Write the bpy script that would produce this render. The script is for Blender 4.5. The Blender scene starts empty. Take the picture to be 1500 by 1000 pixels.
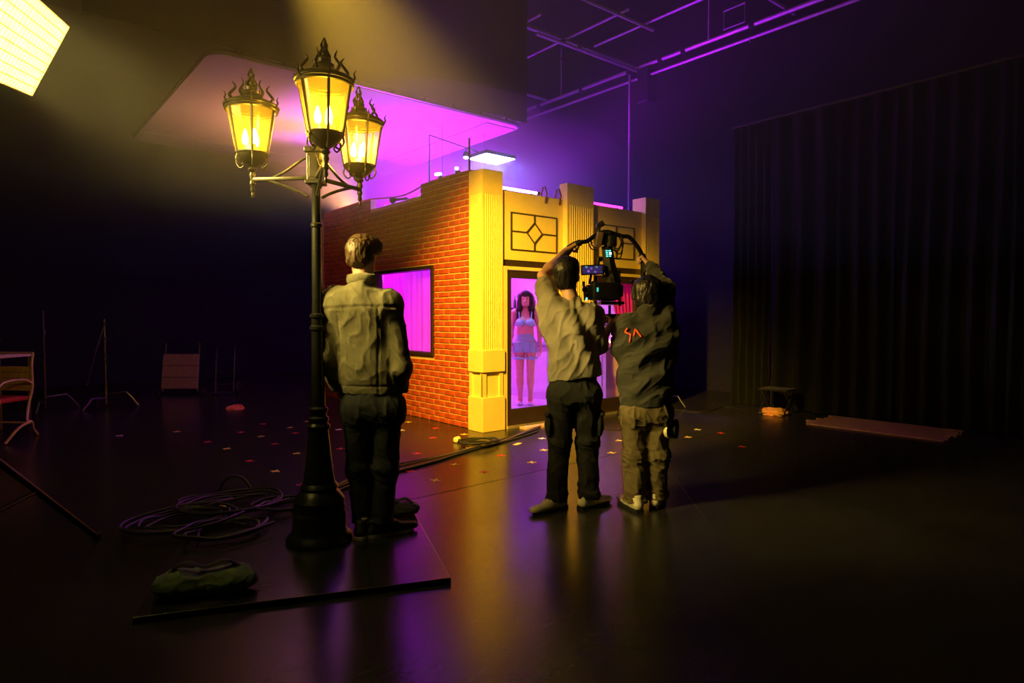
import bpy, bmesh, math, random
import numpy as np
from mathutils import Vector, Matrix, noise
from math import pi, sin, cos, radians

random.seed(4)
S = bpy.context.scene
COL = S.collection

# ------------------------------------------------------------------ camera
# world axes follow the room: x runs along the shop front, y runs back along the brick side wall,
# the origin is the front corner of the shop-front set on the studio floor
F_PX = 950.0
AZ = math.atan2(783, 950.0)
PITCH = math.atan2(35, 950.0)
CAM = np.array([-4.435, -5.910, 1.32])
cd = bpy.data.cameras.new('camera'); cam = bpy.data.objects.new('camera', cd); COL.objects.link(cam)
cam.location = CAM
cam.rotation_euler = (pi / 2 - PITCH, 0, -AZ)
cd.sensor_width = 36.0; cd.lens = 36.0 * F_PX / 1500.0
cd.clip_start = 0.05; cd.clip_end = 100
S.camera = cam

# ------------------------------------------------------------------ world, exposure
w = bpy.data.worlds.new('studio_dark'); S.world = w; w.use_nodes = True
w.node_tree.nodes['Background'].inputs[0].default_value = (0.0, 0.004, 0.002, 1)
w.node_tree.nodes['Background'].inputs[1].default_value = 0.05
S.view_settings.view_transform = 'Standard'
S.view_settings.look = 'None'
S.view_settings.exposure = 0.0
S.view_settings.gamma = 1.0
S.view_settings.use_curve_mapping = False

# light levels of the fixtures built further down
SPOT_W = 3700.0          # overhead fresnel on the shop front
KEY_W = 32.0             # gridded soft box
LANTERN = 480.0          # candle bulbs
PANEL = 140.0            # blue-white overhead LED panel
TUBE = 22.0              # pink tubes along the set's top edge
ROOM_W = 32.0            # magenta work light inside the set
VIOLET_W = 1350.0         # violet flood on the silk
BOUNCE_W = 120.0         # added warm flood in the set, bounced off the silk
HAZE = 0.032

# ------------------------------------------------------------------ measuring helpers (camera metres -> room)
FW = np.array([sin(AZ), cos(AZ), 0]); RT = np.array([cos(AZ), -sin(AZ), 0]); UPV = np.array([0, 0, 1.0])
_F = FW * cos(PITCH) - UPV * sin(PITCH); _U = FW * sin(PITCH) + UPV * cos(PITCH)
def ray(u, v): return _F + RT * (u - 750) / F_PX + _U * (500 - v) / F_PX
def ground(u, v, z=0.0):
    d = ray(u, v); p = CAM + d * ((z - CAM[2]) / d[2]); return Vector(p)

# ------------------------------------------------------------------ materials
def _nt(name):
    m = bpy.data.materials.new(name); m.use_nodes = True
    return m, m.node_tree, m.node_tree.nodes, m.node_tree.links
def mat(name, col, rough=0.6, metal=0.0, var=0.12, scale=14.0, bump=0.0, bscale=60.0, spec=0.5, stretch=None, sheen=0.0):
    m, nt, N, L = _nt(name)
    b = N['Principled BSDF']
    b.inputs['Roughness'].default_value = rough; b.inputs['Metallic'].default_value = metal
    b.inputs['Specular IOR Level'].default_value = spec
    if sheen: b.inputs['Sheen Weight'].default_value = sheen
    tc = N.new('ShaderNodeTexCoord'); mp = N.new('ShaderNodeMapping'); L.new(tc.outputs['Object'], mp.inputs[0])
    if stretch: mp.inputs['Scale'].default_value = stretch
    n = N.new('ShaderNodeTexNoise'); n.inputs['Scale'].default_value = scale; n.inputs['Detail'].default_value = 4
    L.new(mp.outputs[0], n.inputs['Vector'])
    r = N.new('ShaderNodeValToRGB')
    r.color_ramp.elements[0].position = 0.3; r.color_ramp.elements[1].position = 0.7
    r.color_ramp.elements[0].color = tuple(max(0, c * (1 - var)) for c in col[:3]) + (1,)
    r.color_ramp.elements[1].color = tuple(min(1, c * (1 + var)) for c in col[:3]) + (1,)
    L.new(n.outputs['Fac'], r.inputs[0]); L.new(r.outputs[0], b.inputs['Base Color'])
    if bump:
        n2 = N.new('ShaderNodeTexNoise'); n2.inputs['Scale'].default_value = bscale; n2.inputs['Detail'].default_value = 5
        L.new(mp.outputs[0], n2.inputs['Vector'])
        bp = N.new('ShaderNodeBump'); bp.inputs['Strength'].default_value = bump; bp.inputs['Distance'].default_value = 0.01
        L.new(n2.outputs['Fac'], bp.inputs['Height']); L.new(bp.outputs[0], b.inputs['Normal'])
    return m
def emit(name, col, strength):
    m, nt, N, L = _nt(name)
    N.remove(N['Principled BSDF']); e = N.new('ShaderNodeEmission')
    e.inputs[0].default_value = (*col, 1); e.inputs[1].default_value = strength
    L.new(e.outputs[0], N['Material Output'].inputs[0]); return m
def glass(name, tint=(1, 1, 1), refl=0.07, rough=0.02):
    m, nt, N, L = _nt(name)
    N.remove(N['Principled BSDF'])
    t = N.new('ShaderNodeBsdfTransparent'); t.inputs[0].default_value = (*tint, 1)
    g = N.new('ShaderNodeBsdfGlossy'); g.inputs['Roughness'].default_value = rough
    n = N.new('ShaderNodeTexNoise'); n.inputs['Scale'].default_value = 9
    bp = N.new('ShaderNodeBump'); bp.inputs['Strength'].default_value = 0.05; L.new(n.outputs['Fac'], bp.inputs['Height']); L.new(bp.outputs[0], g.inputs['Normal'])
    mx = N.new('ShaderNodeMixShader'); mx.inputs[0].default_value = refl
    L.new(t.outputs[0], mx.inputs[1]); L.new(g.outputs[0], mx.inputs[2]); L.new(mx.outputs[0], N['Material Output'].inputs[0]); return m
def cloth(name, col, trans=0.5, var=0.08):
    m, nt, N, L = _nt(name)
    N.remove(N['Principled BSDF'])
    n = N.new('ShaderNodeTexNoise'); n.inputs['Scale'].default_value = 3; r = N.new('ShaderNodeValToRGB')
    r.color_ramp.elements[0].color = tuple(c * (1 - var) for c in col) + (1,); r.color_ramp.elements[1].color = tuple(min(1, c * (1 + var)) for c in col) + (1,)
    L.new(n.outputs['Fac'], r.inputs[0])
    d = N.new('ShaderNodeBsdfDiffuse'); t = N.new('ShaderNodeBsdfTranslucent'); mx = N.new('ShaderNodeMixShader'); mx.inputs[0].default_value = trans
    L.new(r.outputs[0], d.inputs[0]); L.new(r.outputs[0], t.inputs[0])
    L.new(d.outputs[0], mx.inputs[1]); L.new(t.outputs[0], mx.inputs[2]); L.new(mx.outputs[0], N['Material Output'].inputs[0]); return m

# ------------------------------------------------------------------ object helpers
def tag(o, label=None, cat=None, group=None, kind=None):
    if label: o['label'] = label
    if cat: o['category'] = cat
    if group: o['group'] = group
    if kind: o['kind'] = kind
    return o
def thing(name, label, cat, loc=(0, 0, 0), rz=0.0, group=None):
    o = bpy.data.objects.new(name, None); COL.objects.link(o)
    o.empty_display_size = 0.1
    o.location = loc; o.rotation_euler = (0, 0, rz)
    return tag(o, label, cat, group)
def link(name, me, m, parent=None):
    o = bpy.data.objects.new(name, me); COL.objects.link(o)
    if m is not None and not me.materials: me.materials.append(m)
    if parent is not None: o.parent = parent
    return o
def copy_tree(o, parent=None):
    c = o.copy(); COL.objects.link(c); c.parent = parent
    for ch in o.children: copy_tree(ch, c)
    return c

class B:
    """collects shapes into one mesh"""
    def __init__(s): s.bm = bmesh.new()
    def box(s, c, size, rot=None, bev=0.0):
        M = Matrix.Translation(c) @ (rot.to_4x4() if rot else Matrix()) @ Matrix.Diagonal((*size, 1))
        r = bmesh.ops.create_cube(s.bm, size=1.0, matrix=M)
        if bev:
            es = list({e for v in r['verts'] for e in v.link_edges})
            bmesh.ops.bevel(s.bm, geom=es, offset=bev, segments=2, affect='EDGES', profile=0.5)
        return s
    def span(s, lo, hi, bev=0.0):
        lo = Vector(lo); hi = Vector(hi); return s.box((lo + hi) / 2, hi - lo, None, bev)
    def tube(s, pts, r, seg=8, flat=None, closed=False):
        P = [Vector(p) for p in pts]; n = len(P)
        rr = r if isinstance(r, (list, tuple)) else [r] * n
        up = None; rings = []
        for i in range(n):
            if closed: d = (P[(i + 1) % n] - P[i - 1])
            else: d = P[min(i + 1, n - 1)] - P[max(i - 1, 0)]
            if d.length < 1e-9: d = Vector((0, 0, 1))
            d.normalize()
            if up is None:
                up = Vector((0, 0, 1)) if abs(d.z) < 0.9 else Vector((1, 0, 0))
            a = (up - d * up.dot(d))
            if a.length < 1e-6: a = d.orthogonal()
            a.normalize(); up = a; b = d.cross(a)
            f = flat or 1.0
            rings.append([s.bm.verts.new(P[i] + (a * cos(2 * pi * k / seg) * f + b * sin(2 * pi * k / seg)) * rr[i]) for k in range(seg)])
        m = n if closed else n - 1
        for i in range(m):
            A, Bq = rings[i], rings[(i + 1) % n]
            for k in range(seg):
                s.bm.faces.new((A[k], A[(k + 1) % seg], Bq[(k + 1) % seg], Bq[k]))
        if not closed:
            s.bm.faces.new(rings[0][::-1]); s.bm.faces.new(rings[-1])
        return s
    def lathe(s, prof, seg=24, c=(0, 0, 0), R=None, tw=0.0):
        c = Vector(c); rings = []
        for (r, z) in prof:
            rings.append([s.bm.verts.new(c + ((R @ Vector((r * cos(2 * pi * k / seg + tw), r * sin(2 * pi * k / seg + tw), z))) if R else Vector((r * cos(2 * pi * k / seg + tw), r * sin(2 * pi * k / seg + tw), z)))) for k in range(seg)])
        for i in range(len(rings) - 1):
            for k in range(seg):
                s.bm.faces.new((rings[i][k], rings[i][(k + 1) % seg], rings[i + 1][(k + 1) % seg], rings[i + 1][k]))
        s.bm.faces.new(rings[0][::-1]); s.bm.faces.new(rings[-1])
        return s
    def prism(s, poly, z0, z1, M=None):
        """polygon (x, y) extruded from z0 to z1, placed by matrix M"""
        M = M or Matrix()
        a = [s.bm.verts.new(M @ Vector((x, y, z0))) for x, y in poly]; b = [s.bm.verts.new(M @ Vector((x, y, z1))) for x, y in poly]
        n = len(poly)
        s.bm.faces.new(a[::-1]); s.bm.faces.new(b)
        for i in range(n): s.bm.faces.new((a[i], a[(i + 1) % n], b[(i + 1) % n], b[i]))
        return s
    def sheet(s, fn, nu, nv):
        g = [[s.bm.verts.new(fn(i / nu, j / nv)) for j in range(nv + 1)] for i in range(nu + 1)]
        for i in range(nu):
            for j in range(nv): s.bm.faces.new((g[i][j], g[i + 1][j], g[i + 1][j + 1], g[i][j + 1]))
        return s
    def ball(s, c, r, seg=12):
        r3 = r if isinstance(r, (tuple, list)) else (r, r, r)
        bmesh.ops.create_uvsphere(s.bm, u_segments=seg, v_segments=max(6, seg * 2 // 3), radius=1.0, matrix=Matrix.Translation(c) @ Matrix.Diagonal((*r3, 1))); return s
    def mesh(s, smooth=False):
        bmesh.ops.recalc_face_normals(s.bm, faces=s.bm.faces)
        me = bpy.data.meshes.new('m'); s.bm.to_mesh(me); s.bm.free()
        if smooth:
            me.polygons.foreach_set('use_smooth', [True] * len(me.polygons))
            try: me.set_sharp_from_angle(angle=radians(40))
            except Exception: pass
        return me
    def obj(s, name, m, parent=None, smooth=False):
        me = s.mesh(smooth); me.name = name
        return link(name, me, m, parent)
def bez(p0, p1, p2, p3, n=12):
    p0, p1, p2, p3 = map(Vector, (p0, p1, p2, p3)); out = []
    for i in range(n + 1):
        t = i / n; out.append(p0 * (1 - t) ** 3 + p1 * 3 * t * (1 - t) ** 2 + p2 * 3 * t * t * (1 - t) + p3 * t ** 3)
    return out
def spline(pts, n=8):
    P = [Vector(p) for p in pts]; P = [P[0] * 2 - P[1]] + P + [P[-1] * 2 - P[-2]]; out = []
    for i in range(1, len(P) - 2):
        for k in range(n):
            t = k / n; a, b, c, d = P[i - 1], P[i], P[i + 1], P[i + 2]
            out.append(0.5 * ((2 * b) + (c - a) * t + (2 * a - 5 * b + 4 * c - d) * t * t + (3 * b - a - 3 * c + d) * t ** 3))
    out.append(P[-2]); return out

# ------------------------------------------------------------------ shared materials
M_black_metal = mat('black_metal', (0.012, 0.012, 0.013), 0.38, 0.6)
M_steel = mat('steel', (0.42, 0.42, 0.42), 0.28, 1.0)
M_dark_steel = mat('dark_steel', (0.12, 0.12, 0.12), 0.4, 0.9)
M_black_plastic = mat('black_plastic', (0.012, 0.012, 0.012), 0.5)
M_rubber = mat('rubber', (0.01, 0.01, 0.01), 0.75)
M_wall = mat('studio_wall_paint', (0.012, 0.012, 0.015), 0.9, bump=0.2, bscale=30)
M_drape = mat('black_drape', (0.011, 0.011, 0.011), 0.8, bump=0.25, bscale=180, sheen=0.08)
M_yellow = mat('cream_set_paint', (0.84, 0.64, 0.26), 0.55, var=0.05, scale=5, bump=0.05)
M_brown = mat('dark_brown_trim', (0.030, 0.016, 0.013), 0.5)
M_wood = mat('raw_timber', (0.45, 0.28, 0.14), 0.7, stretch=(1, 8, 1), var=0.25)

# ================================================================== THE ROOM
def floor_material():
    m, nt, N, L = _nt('studio_floor_paint')
    b = N['Principled BSDF']
    tc = N.new('ShaderNodeTexCoord')
    n1 = N.new('ShaderNodeTexNoise'); n1.inputs['Scale'].default_value = 1.3; n1.inputs['Detail'].default_value = 8; n1.inputs['Roughness'].default_value = 0.65
    L.new(tc.outputs['Object'], n1.inputs['Vector'])
    r1 = N.new('ShaderNodeValToRGB'); r1.color_ramp.elements[0].position = 0.3; r1.color_ramp.elements[1].position = 0.75
    r1.color_ramp.elements[0].color = (0.017, 0.016, 0.014, 1); r1.color_ramp.elements[1].color = (0.036, 0.033, 0.028, 1)
    L.new(n1.outputs['Fac'], r1.inputs[0])
    # scuffs: stretched noise
    mp = N.new('ShaderNodeMapping'); mp.inputs['Scale'].default_value = (1.0, 9.0, 1.0); mp.inputs['Rotation'].default_value = (0, 0, 0.5); L.new(tc.outputs['Object'], mp.inputs[0])
    n2 = N.new('ShaderNodeTexNoise'); n2.inputs['Scale'].default_value = 2.5; n2.inputs['Detail'].default_value = 7; L.new(mp.outputs[0], n2.inputs['Vector'])
    r2 = N.new('ShaderNodeValToRGB'); r2.color_ramp.elements[0].position = 0.55; r2.color_ramp.elements[1].position = 0.8
    r2.color_ramp.elements[0].color = (0, 0, 0, 1); r2.color_ramp.elements[1].color = (0.016, 0.015, 0.013, 1); L.new(n2.outputs['Fac'], r2.inputs[0])
    ad = N.new('ShaderNodeMixRGB'); ad.blend_type = 'ADD'; ad.inputs[0].default_value = 1; L.new(r1.outputs[0], ad.inputs[1]); L.new(r2.outputs[0], ad.inputs[2])
    L.new(ad.outputs[0], b.inputs['Base Color'])
    rr = N.new('ShaderNodeMapRange'); rr.inputs[3].default_value = 0.19; rr.inputs[4].default_value = 0.30; L.new(n1.outputs['Fac'], rr.inputs[0]); L.new(rr.outputs[0], b.inputs['Roughness'])
    bp = N.new('ShaderNodeBump'); bp.inputs['Strength'].default_value = 0.07; bp.inputs['Distance'].default_value = 0.004
    n3 = N.new('ShaderNodeTexNoise'); n3.inputs['Scale'].default_value = 45; n3.inputs['Detail'].default_value = 4; L.new(tc.outputs['Object'], n3.inputs['Vector'])
    L.new(n3.outputs['Fac'], bp.inputs['Height']); L.new(bp.outputs[0], b.inputs['Normal'])
    b.inputs['Specular IOR Level'].default_value = 0.27
    return m
X0, X1, Y0, Y1, ZC = -10.0, 5.8, -9.0, 9.2, 7.2
def struct(name, b, m, parent=None):
    o = b.obj(name, m, parent); o['kind'] = 'structure'; return o
floor = struct('floor', B().span((X0, Y0, -0.15), (X1, Y1, 0)), floor_material())
struct('ceiling', B().span((X0, Y0, ZC), (X1, Y1, ZC + 0.15)), M_wall)
struct('wall_back', B().span((X0, Y1, 0), (X1, Y1 + 0.15, ZC)), M_wall)
struct('wall_right', B().span((X1, Y0, 0), (X1 + 0.15, Y1, ZC)), M_wall)
struct('wall_left', B().span((X0 - 0.15, Y0, 0), (X0, Y1, ZC)), M_wall)
struct('wall_front', B().span((X0, Y0 - 0.15, 0), (X1, Y0, ZC)), M_wall)
# painted seams where the floor sheets meet
for a, c in (((-3.2, -1.9), (4.2, -1.55)), ((-0.9, -3.6), (0.9, -1.7))):
    a = Vector((*a, 0)); c = Vector((*c, 0)); d = (c - a)
    o = B().box((a + c) / 2 + Vector((0, 0, 0.0006)), (d.length, 0.006, 0.0012), Matrix.Rotation(math.atan2(d.y, d.x), 3, 'Z')).obj('floor_seam', M_rubber, floor)

# studio haze: theatrical smoke hanging in the whole hall
def haze_material(name, dens):
    m, nt, N, L = _nt(name); N.remove(N['Principled BSDF'])
    v = N.new('ShaderNodeVolumeScatter'); v.inputs['Density'].default_value = dens; v.inputs['Anisotropy'].default_value = 0.35
    v.inputs['Color'].default_value = (1, 1, 1, 1)
    L.new(v.outputs[0], N['Material Output'].inputs['Volume']); return m
# the smoke hangs in layers, thicker towards the ceiling
for z0, k in ((1.9, 0.5), (2.9, 0.7)):
    hz = B().span((X0 + .02, Y0 + .02, z0), (X1 - .02, Y1 - .02, ZC - .02)).obj('smoke_haze', haze_material('haze', HAZE * k))
    tag(hz, 'thin theatrical smoke haze hanging in the dark studio' if k < .6 else 'thicker upper layer of smoke haze under the studio ceiling', 'haze', kind='stuff')

for k_, lb in ((1.0, 'outer veil of the smoke cloud over the shop set'), (0.82, 'middle of the smoke cloud over the shop set'), (0.64, 'dense part of the smoke cloud over the shop set'), (0.46, 'densest core of the smoke cloud over the shop set')):
    pb = B(); bmesh.ops.create_uvsphere(pb.bm, u_segments=40, v_segments=20, radius=1.0, matrix=Matrix.Translation((1.6, 4.3, 3.35)) @ Matrix.Diagonal((4.1 * k_, 4.2 * k_, 1.7 * k_, 1)))
    tag(pb.obj('smoke_haze', haze_material('plume', 0.026)), lb, 'haze', kind='stuff')

# black drapes along the right side, on their own rail
RX, RZ = 4.43, 4.15
rail = B().tube([(RX, -0.38, RZ + .03), (RX, -8.8, RZ + .03)], 0.024, 10).obj('curtain_rail', M_dark_steel)
tag(rail, 'long steel rail above the row of black drapes', 'curtain rail')
yy = -0.42; widths = [0.62, 0.95, 0.70, 1.15, 0.85, 1.1, 0.95, 1.2]
dl = ['free end of the row beside the dark back wall', 'second from the free end of the row', 'behind the folding stool', 'behind the fringed mat',
      'just past the fringed mat', 'halfway along the rail', 'next but one to the end of the rail', 'at the camera-side end of the rail']
for i, wd in enumerate(widths):
    y1 = yy - wd; random.seed(40 + i); ph = random.random() * 6; fr = random.choice((3, 4, 5)); am = random.uniform(.035, .07)
    def drape(u, v, yy=yy, y1=y1, ph=ph, fr=fr, am=am):
        y = yy + (y1 - yy) * u + 0.012; z = 0.015 + (RZ - 0.015) * v
        a = am * (1.15 - 0.5 * v)
        x = RX + a * sin(ph + u * fr * 2 * pi + 0.5 * sin(v * 5 + ph)) + 0.015 * noise.noise((u * 4, v * 9, ph)) * 2 * (1 - v) + 0.02 * noise.noise((u * 12, v * 30, ph)) * max(0, 0.55 - v)
        return Vector((x, y, z))
    o = B().sheet(drape, 44, 60)
    bmesh.ops.solidify(o.bm, geom=o.bm.faces[:], thickness=0.006)
    o = o.obj('drape', M_drape, smooth=True)
    tag(o, 'black pleated studio drape, ' + dl[i], 'curtain', 'black drapes along the studio side')
    yy = y1

# pipe grid under the ceiling
M_pipe = mat('grid_pipe', (0.62, 0.60, 0.62), 0.45, 0.3)
def pipe(pts, r, label, name='ceiling_pipe', parts=None):
    o = B().tube(pts, r, 10).obj(name, M_pipe); tag(o, label, 'pipe', 'pipes of the lighting grid'); return o
def run(a, b, r=0.03):
    return [a, b]
pipe(run((5.25, 8.9, 6.0), (5.25, -6, 6.0)), 0.035, 'long grid pipe running along the studio side wall')
pipe(run((5.25, 8.9, 5.80), (5.25, -6, 5.80)), 0.026, 'thinner pipe slung just under the long side-wall pipe')
pipe(run((-1.5, 2.25, 6.07), (5.6, 2.25, 6.07)), 0.035, 'cross pipe of the ceiling grid ending over the vertical pole')
pipe(run((2.7, 2.12, 5.94), (5.3, 2.12, 5.94)), 0.03, 'short doubled cross pipe beside the pole head')
pipe(run((1.4, 1.02, 6.07), (4.3, 1.02, 6.07)), 0.03, 'short cross pipe over the shop front')
pipe(run((2.0, 4.7, 6.07), (5.3, 4.7, 6.07)), 0.03, 'cross pipe of the ceiling grid over the back of the set')
pipe(run((4.15, 2.2, 6.14), (4.15, -3, 6.14)), 0.022, 'thin pipe parallel to the side wall over the front drapes')
pipe(run((3.55, 4.8, 6.14), (3.55, 0.9, 6.14)), 0.022, 'thin pipe crossing the grid near the pole head')
pipe(run((2.6, 4.8, 6.14), (2.6, 1.9, 6.14)), 0.022, 'thin pipe crossing the grid nearest the black teaser')
pipe(run((4.3, -0.72, 6.10), (5.6, -0.72, 6.10)), 0.03, 'short cross pipe past the hanging frame')
pole = thing('standing_pole', 'thin upright pole rising behind the shop front to the grid', 'pole', (5.20, 2.28, 0))
B().tube([(0, 0, 0.02), (0, 0, 6.05)], 0.022, 10).obj('tube', M_pipe, pole)
B().lathe([(0.12, 0), (0.12, 0.012), (0.03, 0.02), (0.03, 0.08)], 18).obj('foot_plate', M_dark_steel, pole)
B().box((0, 0, 5.95), (0.12, 0.09, 0.10), None, 0.01).obj('clamp', M_dark_steel, pole)
# clamps, hangers and little hooks on the grid
for i, (x, y) in enumerate(((5.25, 4.9), (5.25, 3.6), (5.25, 1.6), (5.25, 1.1), (5.25, -0.2), (3.4, 2.25), (3.8, 2.25))):
    t = thing('pipe_clamp', 'small steel clamp gripping a pipe of the ceiling grid', 'clamp', (x, y, 6.0), 0, 'clamps on the lighting grid')
    B().box((0, 0, 0.0), (0.10, 0.08, 0.12), None, 0.012).obj('jaw', M_dark_steel, t)
    B().tube([(0, 0, -.05), (0.01, 0, -.16), (0.03, 0.02, -.22), (0.0, 0.03, -.26), (-.02, 0.02, -.22)], 0.009, 6).obj('hook', M_dark_steel, t)
for i, (y, z) in enumerate(((5.6, 6.55), (4.2, 6.6), (0.6, 6.6))):
    o = B().tube([(5.25, y, 6.0), (5.25, y, ZC)], 0.012, 8).obj('hanger_rod', M_pipe); tag(o, 'thin hanger rod holding the side-wall pipe to the ceiling', 'rod', 'hanger rods of the grid')
fr = thing('square_hoop', 'small open rectangular hoop hung on the side-wall pipe', 'hoop', (5.22, 0.1, 6.08))
B().tube([(0, -0.19, 0), (0, 0.19, 0), (0, 0.19, 0.30), (0, -0.19, 0.30)], 0.014, 6, closed=True).obj('rim', M_pipe, fr)
# dark equipment boxes hanging at the pole head
for (x, y, z, sx, sz) in ((5.30, 1.95, 5.62, 0.26, 0.62),):
    t = thing('hanging_lamp_head', 'black lamp head hanging off the grid beside the pole', 'lamp', (x, y, z))
    B().box((0, 0, 0), (sx, sx, sz), None, 0.02).obj('housing', M_black_plastic, t)
    B().tube([(0, 0, sz / 2 - .01), (0, 0, sz / 2 + .12)], 0.018, 8).obj('yoke', M_dark_steel, t)
    B().tube([(-.13, 0, -.1), (-.16, 0, 0.1), (0, 0, .33), (.16, 0, .1), (.13, 0, -.1)], 0.01, 6).obj('bracket', M_dark_steel, t)

# overhead silk in a frame, over the set
SX0, SX1, SY0, SY1, SZ = -2.36, 2.26, 1.92, 6.68, 4.30
M_silk = cloth('white_silk', (0.40, 0.35, 0.32), 0.35)
M_silk2 = cloth('white_silk_hem', (0.31, 0.27, 0.25), 0.2)
silk = thing('overhead_silk', 'large white silk stretched flat above the set on a frame', 'diffusion silk', ((SX0 + SX1) / 2, (SY0 + SY1) / 2, SZ))
W2, H2 = (SX1 - SX0) / 2, (SY1 - SY0) / 2
def rrect(w2, h2, r, n=6):
    out = []
    for cx, cy, a0 in ((w2 - r, h2 - r, 0), (-w2 + r, h2 - r, pi / 2), (-w2 + r, -h2 + r, pi), (w2 - r, -h2 + r, 1.5 * pi)):
        for k in range(n + 1): out.append((cx + r * cos(a0 + k * pi / 2 / n), cy + r * sin(a0 + k * pi / 2 / n)))
    return out
B().prism(rrect(W2 - .01, H2 - .01, 0.22), 0.0, 0.008).obj('fabric', M_silk, silk)
band = B()
band.span((-W2 + .06, H2 - 0.75, -0.012), (W2 - .06, H2 - 0.14, -0.002)).obj('hem_band', M_silk2, silk)
B().span((W2 - 0.62, -H2 + .15, -0.012), (W2 - 0.04, H2 - .76, -0.002)).obj('hem_band', M_silk2, silk)
B().tube([(x, y, 0.03) for x, y in rrect(W2, H2, 0.22)], 0.022, 8, closed=True).obj('frame_tube', M_dark_steel, silk)
for k in range(9):
    x = -W2 + 0.35 + k * (2 * W2 - 0.7) / 8
    B().box((x, -H2, 0.05), (0.02, 0.03, 0.07)).obj('tie', M_rubber, silk)
for sx in (-1, 1):
    for sy in (-1, 1):
        B().tube([(sx * (W2 - .3), sy * (H2 - .05), 0.05), (sx * (W2 - .3), sy * (H2 - .05), ZC - SZ)], 0.008, 6).obj('hang_wire', M_dark_steel, silk)
def teaser(u, v):
    x = SX0 - 1.2 + (SX1 + 0.02 - SX0 + 1.2) * u
    return Vector((x, SY0 - 0.06 + 0.015 * sin(u * 40) * (1 - .4 * v), SZ + 0.06 + (ZC - SZ - 0.08) * v))
tb = B().sheet(teaser, 80, 4); bmesh.ops.solidify(tb.bm, geom=tb.bm.faces[:], thickness=0.008)
tag(tb.obj('black_teaser', M_drape, smooth=True), 'black cloth teaser hanging from the ceiling above the near edge of the silk', 'curtain')

# ================================================================== THE SHOP-FRONT SET
setp = thing('shop_front_set', 'studio set of a corner shop with red brick side and cream fluted columns', 'set building', (0, 0, 0))
ZB = 3.05
# ---- brick side wall (x = 0.06 face), y 0.29 .. 4.45
WXF = 0.05
M_mortar = mat('mortar', (0.80, 0.55, 0.34), 0.85, bump=0.2)
M_ply = mat('plywood', (0.42, 0.30, 0.18), 0.75, stretch=(1, 1, 6), var=0.2)
BY0, BY1 = 0.29, 4.45
WY0, WY1, WZ0, WZ1 = 1.12, 2.68, 0.86, 1.955          # window opening
NY0, NY1, NZ = 1.40, 2.80, 2.90                       # notch in the top edge
TOPL = 3.05
wall = B()
def wspan(y0, y1, z0, z1): wall.span((WXF + 0.008, y0, z0), (WXF + 0.10, y1, z1))
wspan(BY0, WY0, 0, TOPL); wspan(WY1, BY1, 0, WZ1); wspan(WY0, WY1, 0, WZ0); wspan(WY0, WY1, WZ1, NZ); wspan(WY1, NY1, WZ1, NZ); wspan(NY1, BY1, WZ1, TOPL)
wspan(WY0, NY0, NZ, TOPL)
brick_wall = wall.obj('brick_wall', M_mortar, setp)
def brick_material():
    m = mat('red_brick', (0.42, 0.060, 0.025), 0.8, var=0.3, scale=6, bump=0.35, bscale=70)
    return m
M_brick = brick_material()
PITCH_Y, PITCH_Z, JT = 0.232, 0.0715, 0.015
rects = []
r = 0; z = 0.004
while z + 0.03 < TOPL:
    z1 = min(z + PITCH_Z - JT, TOPL - 0.002)
    y = BY0 - (PITCH_Y / 2 if r % 2 else 0) + 0.004
    while y < BY1 - 0.02:
        a, b_ = max(y, BY0 + 0.003), min(y + PITCH_Y - JT, BY1 - 0.004)
        y += PITCH_Y
        if b_ - a < 0.03: continue
        segs = [(a, b_)]
        def cut(segs, c0, c1):
            out = []
            for s0, s1 in segs:
                if s1 <= c0 or s0 >= c1: out.append((s0, s1)); continue
                if s0 < c0: out.append((s0, c0))
                if s1 > c1: out.append((c1, s1))
            return out
        if z1 > WZ0 - 0.03 and z < WZ1 + 0.03: segs = cut(segs, WY0 - 0.03, WY1 + 0.03)
        if z1 > NZ - 0.005: segs = cut(segs, NY0 - 0.005, NY1 + 0.005)
        for s0, s1 in segs:
            if s1 - s0 > 0.025: rects.append((s0, s1, z, z1))
    z += PITCH_Z; r += 1
rects.sort(key=lambda q: (q[0] + q[1]) / 2)
random.seed(9)
def brick_bm(b, y0, y1, z0, z1, d):
    # chamfered face brick, standing proud of the mortar
    c = 0.004; x0, x1 = WXF - d, WXF + 0.01
    v = [b.bm.verts.new(p) for p in ((x1, y0, z0), (x1, y1, z0), (x1, y1, z1), (x1, y0, z1), (x0 + c, y0, z0), (x0 + c, y1, z0), (x0 + c, y1, z1), (x0 + c, y0, z1),
         (x0, y0 + c, z0 + c), (x0, y1 - c, z0 + c), (x0, y1 - c, z1 - c), (x0, y0 + c, z1 - c))]
    for q in ((0, 4, 5, 1), (1, 5, 6, 2), (2, 6, 7, 3), (3, 7, 4, 0), (4, 8, 9, 5), (5, 9, 10, 6), (6, 10, 11, 7), (7, 11, 8, 4), (8, 11, 10, 9), (0, 1, 2, 3)): b.bm.faces.new([v[k] for k in q])
cache = {}
for i, (a, b_, z0, z1) in enumerate(rects[:300]):
    d = random.choice((0.003, 0.005, 0.007)); key = (round(b_ - a, 3), round(z1 - z0, 3), d)
    if key not in cache:
        q = B(); brick_bm(q, -(b_ - a) / 2, (b_ - a) / 2, -(z1 - z0) / 2, (z1 - z0) / 2, d); me = q.mesh(); me.name = 'brick'; cache[key] = me
    o = link('brick', cache[key], M_brick, brick_wall); o.location = (0, (a + b_) / 2, (z0 + z1) / 2)
q = B()
for a, b_, z0, z1 in rects[300:]: brick_bm(q, a, b_, z0, z1, random.choice((0.003, 0.005, 0.007)))
o = q.obj('far_bricks', M_brick, brick_wall); o['kind'] = 'stuff'
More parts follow.
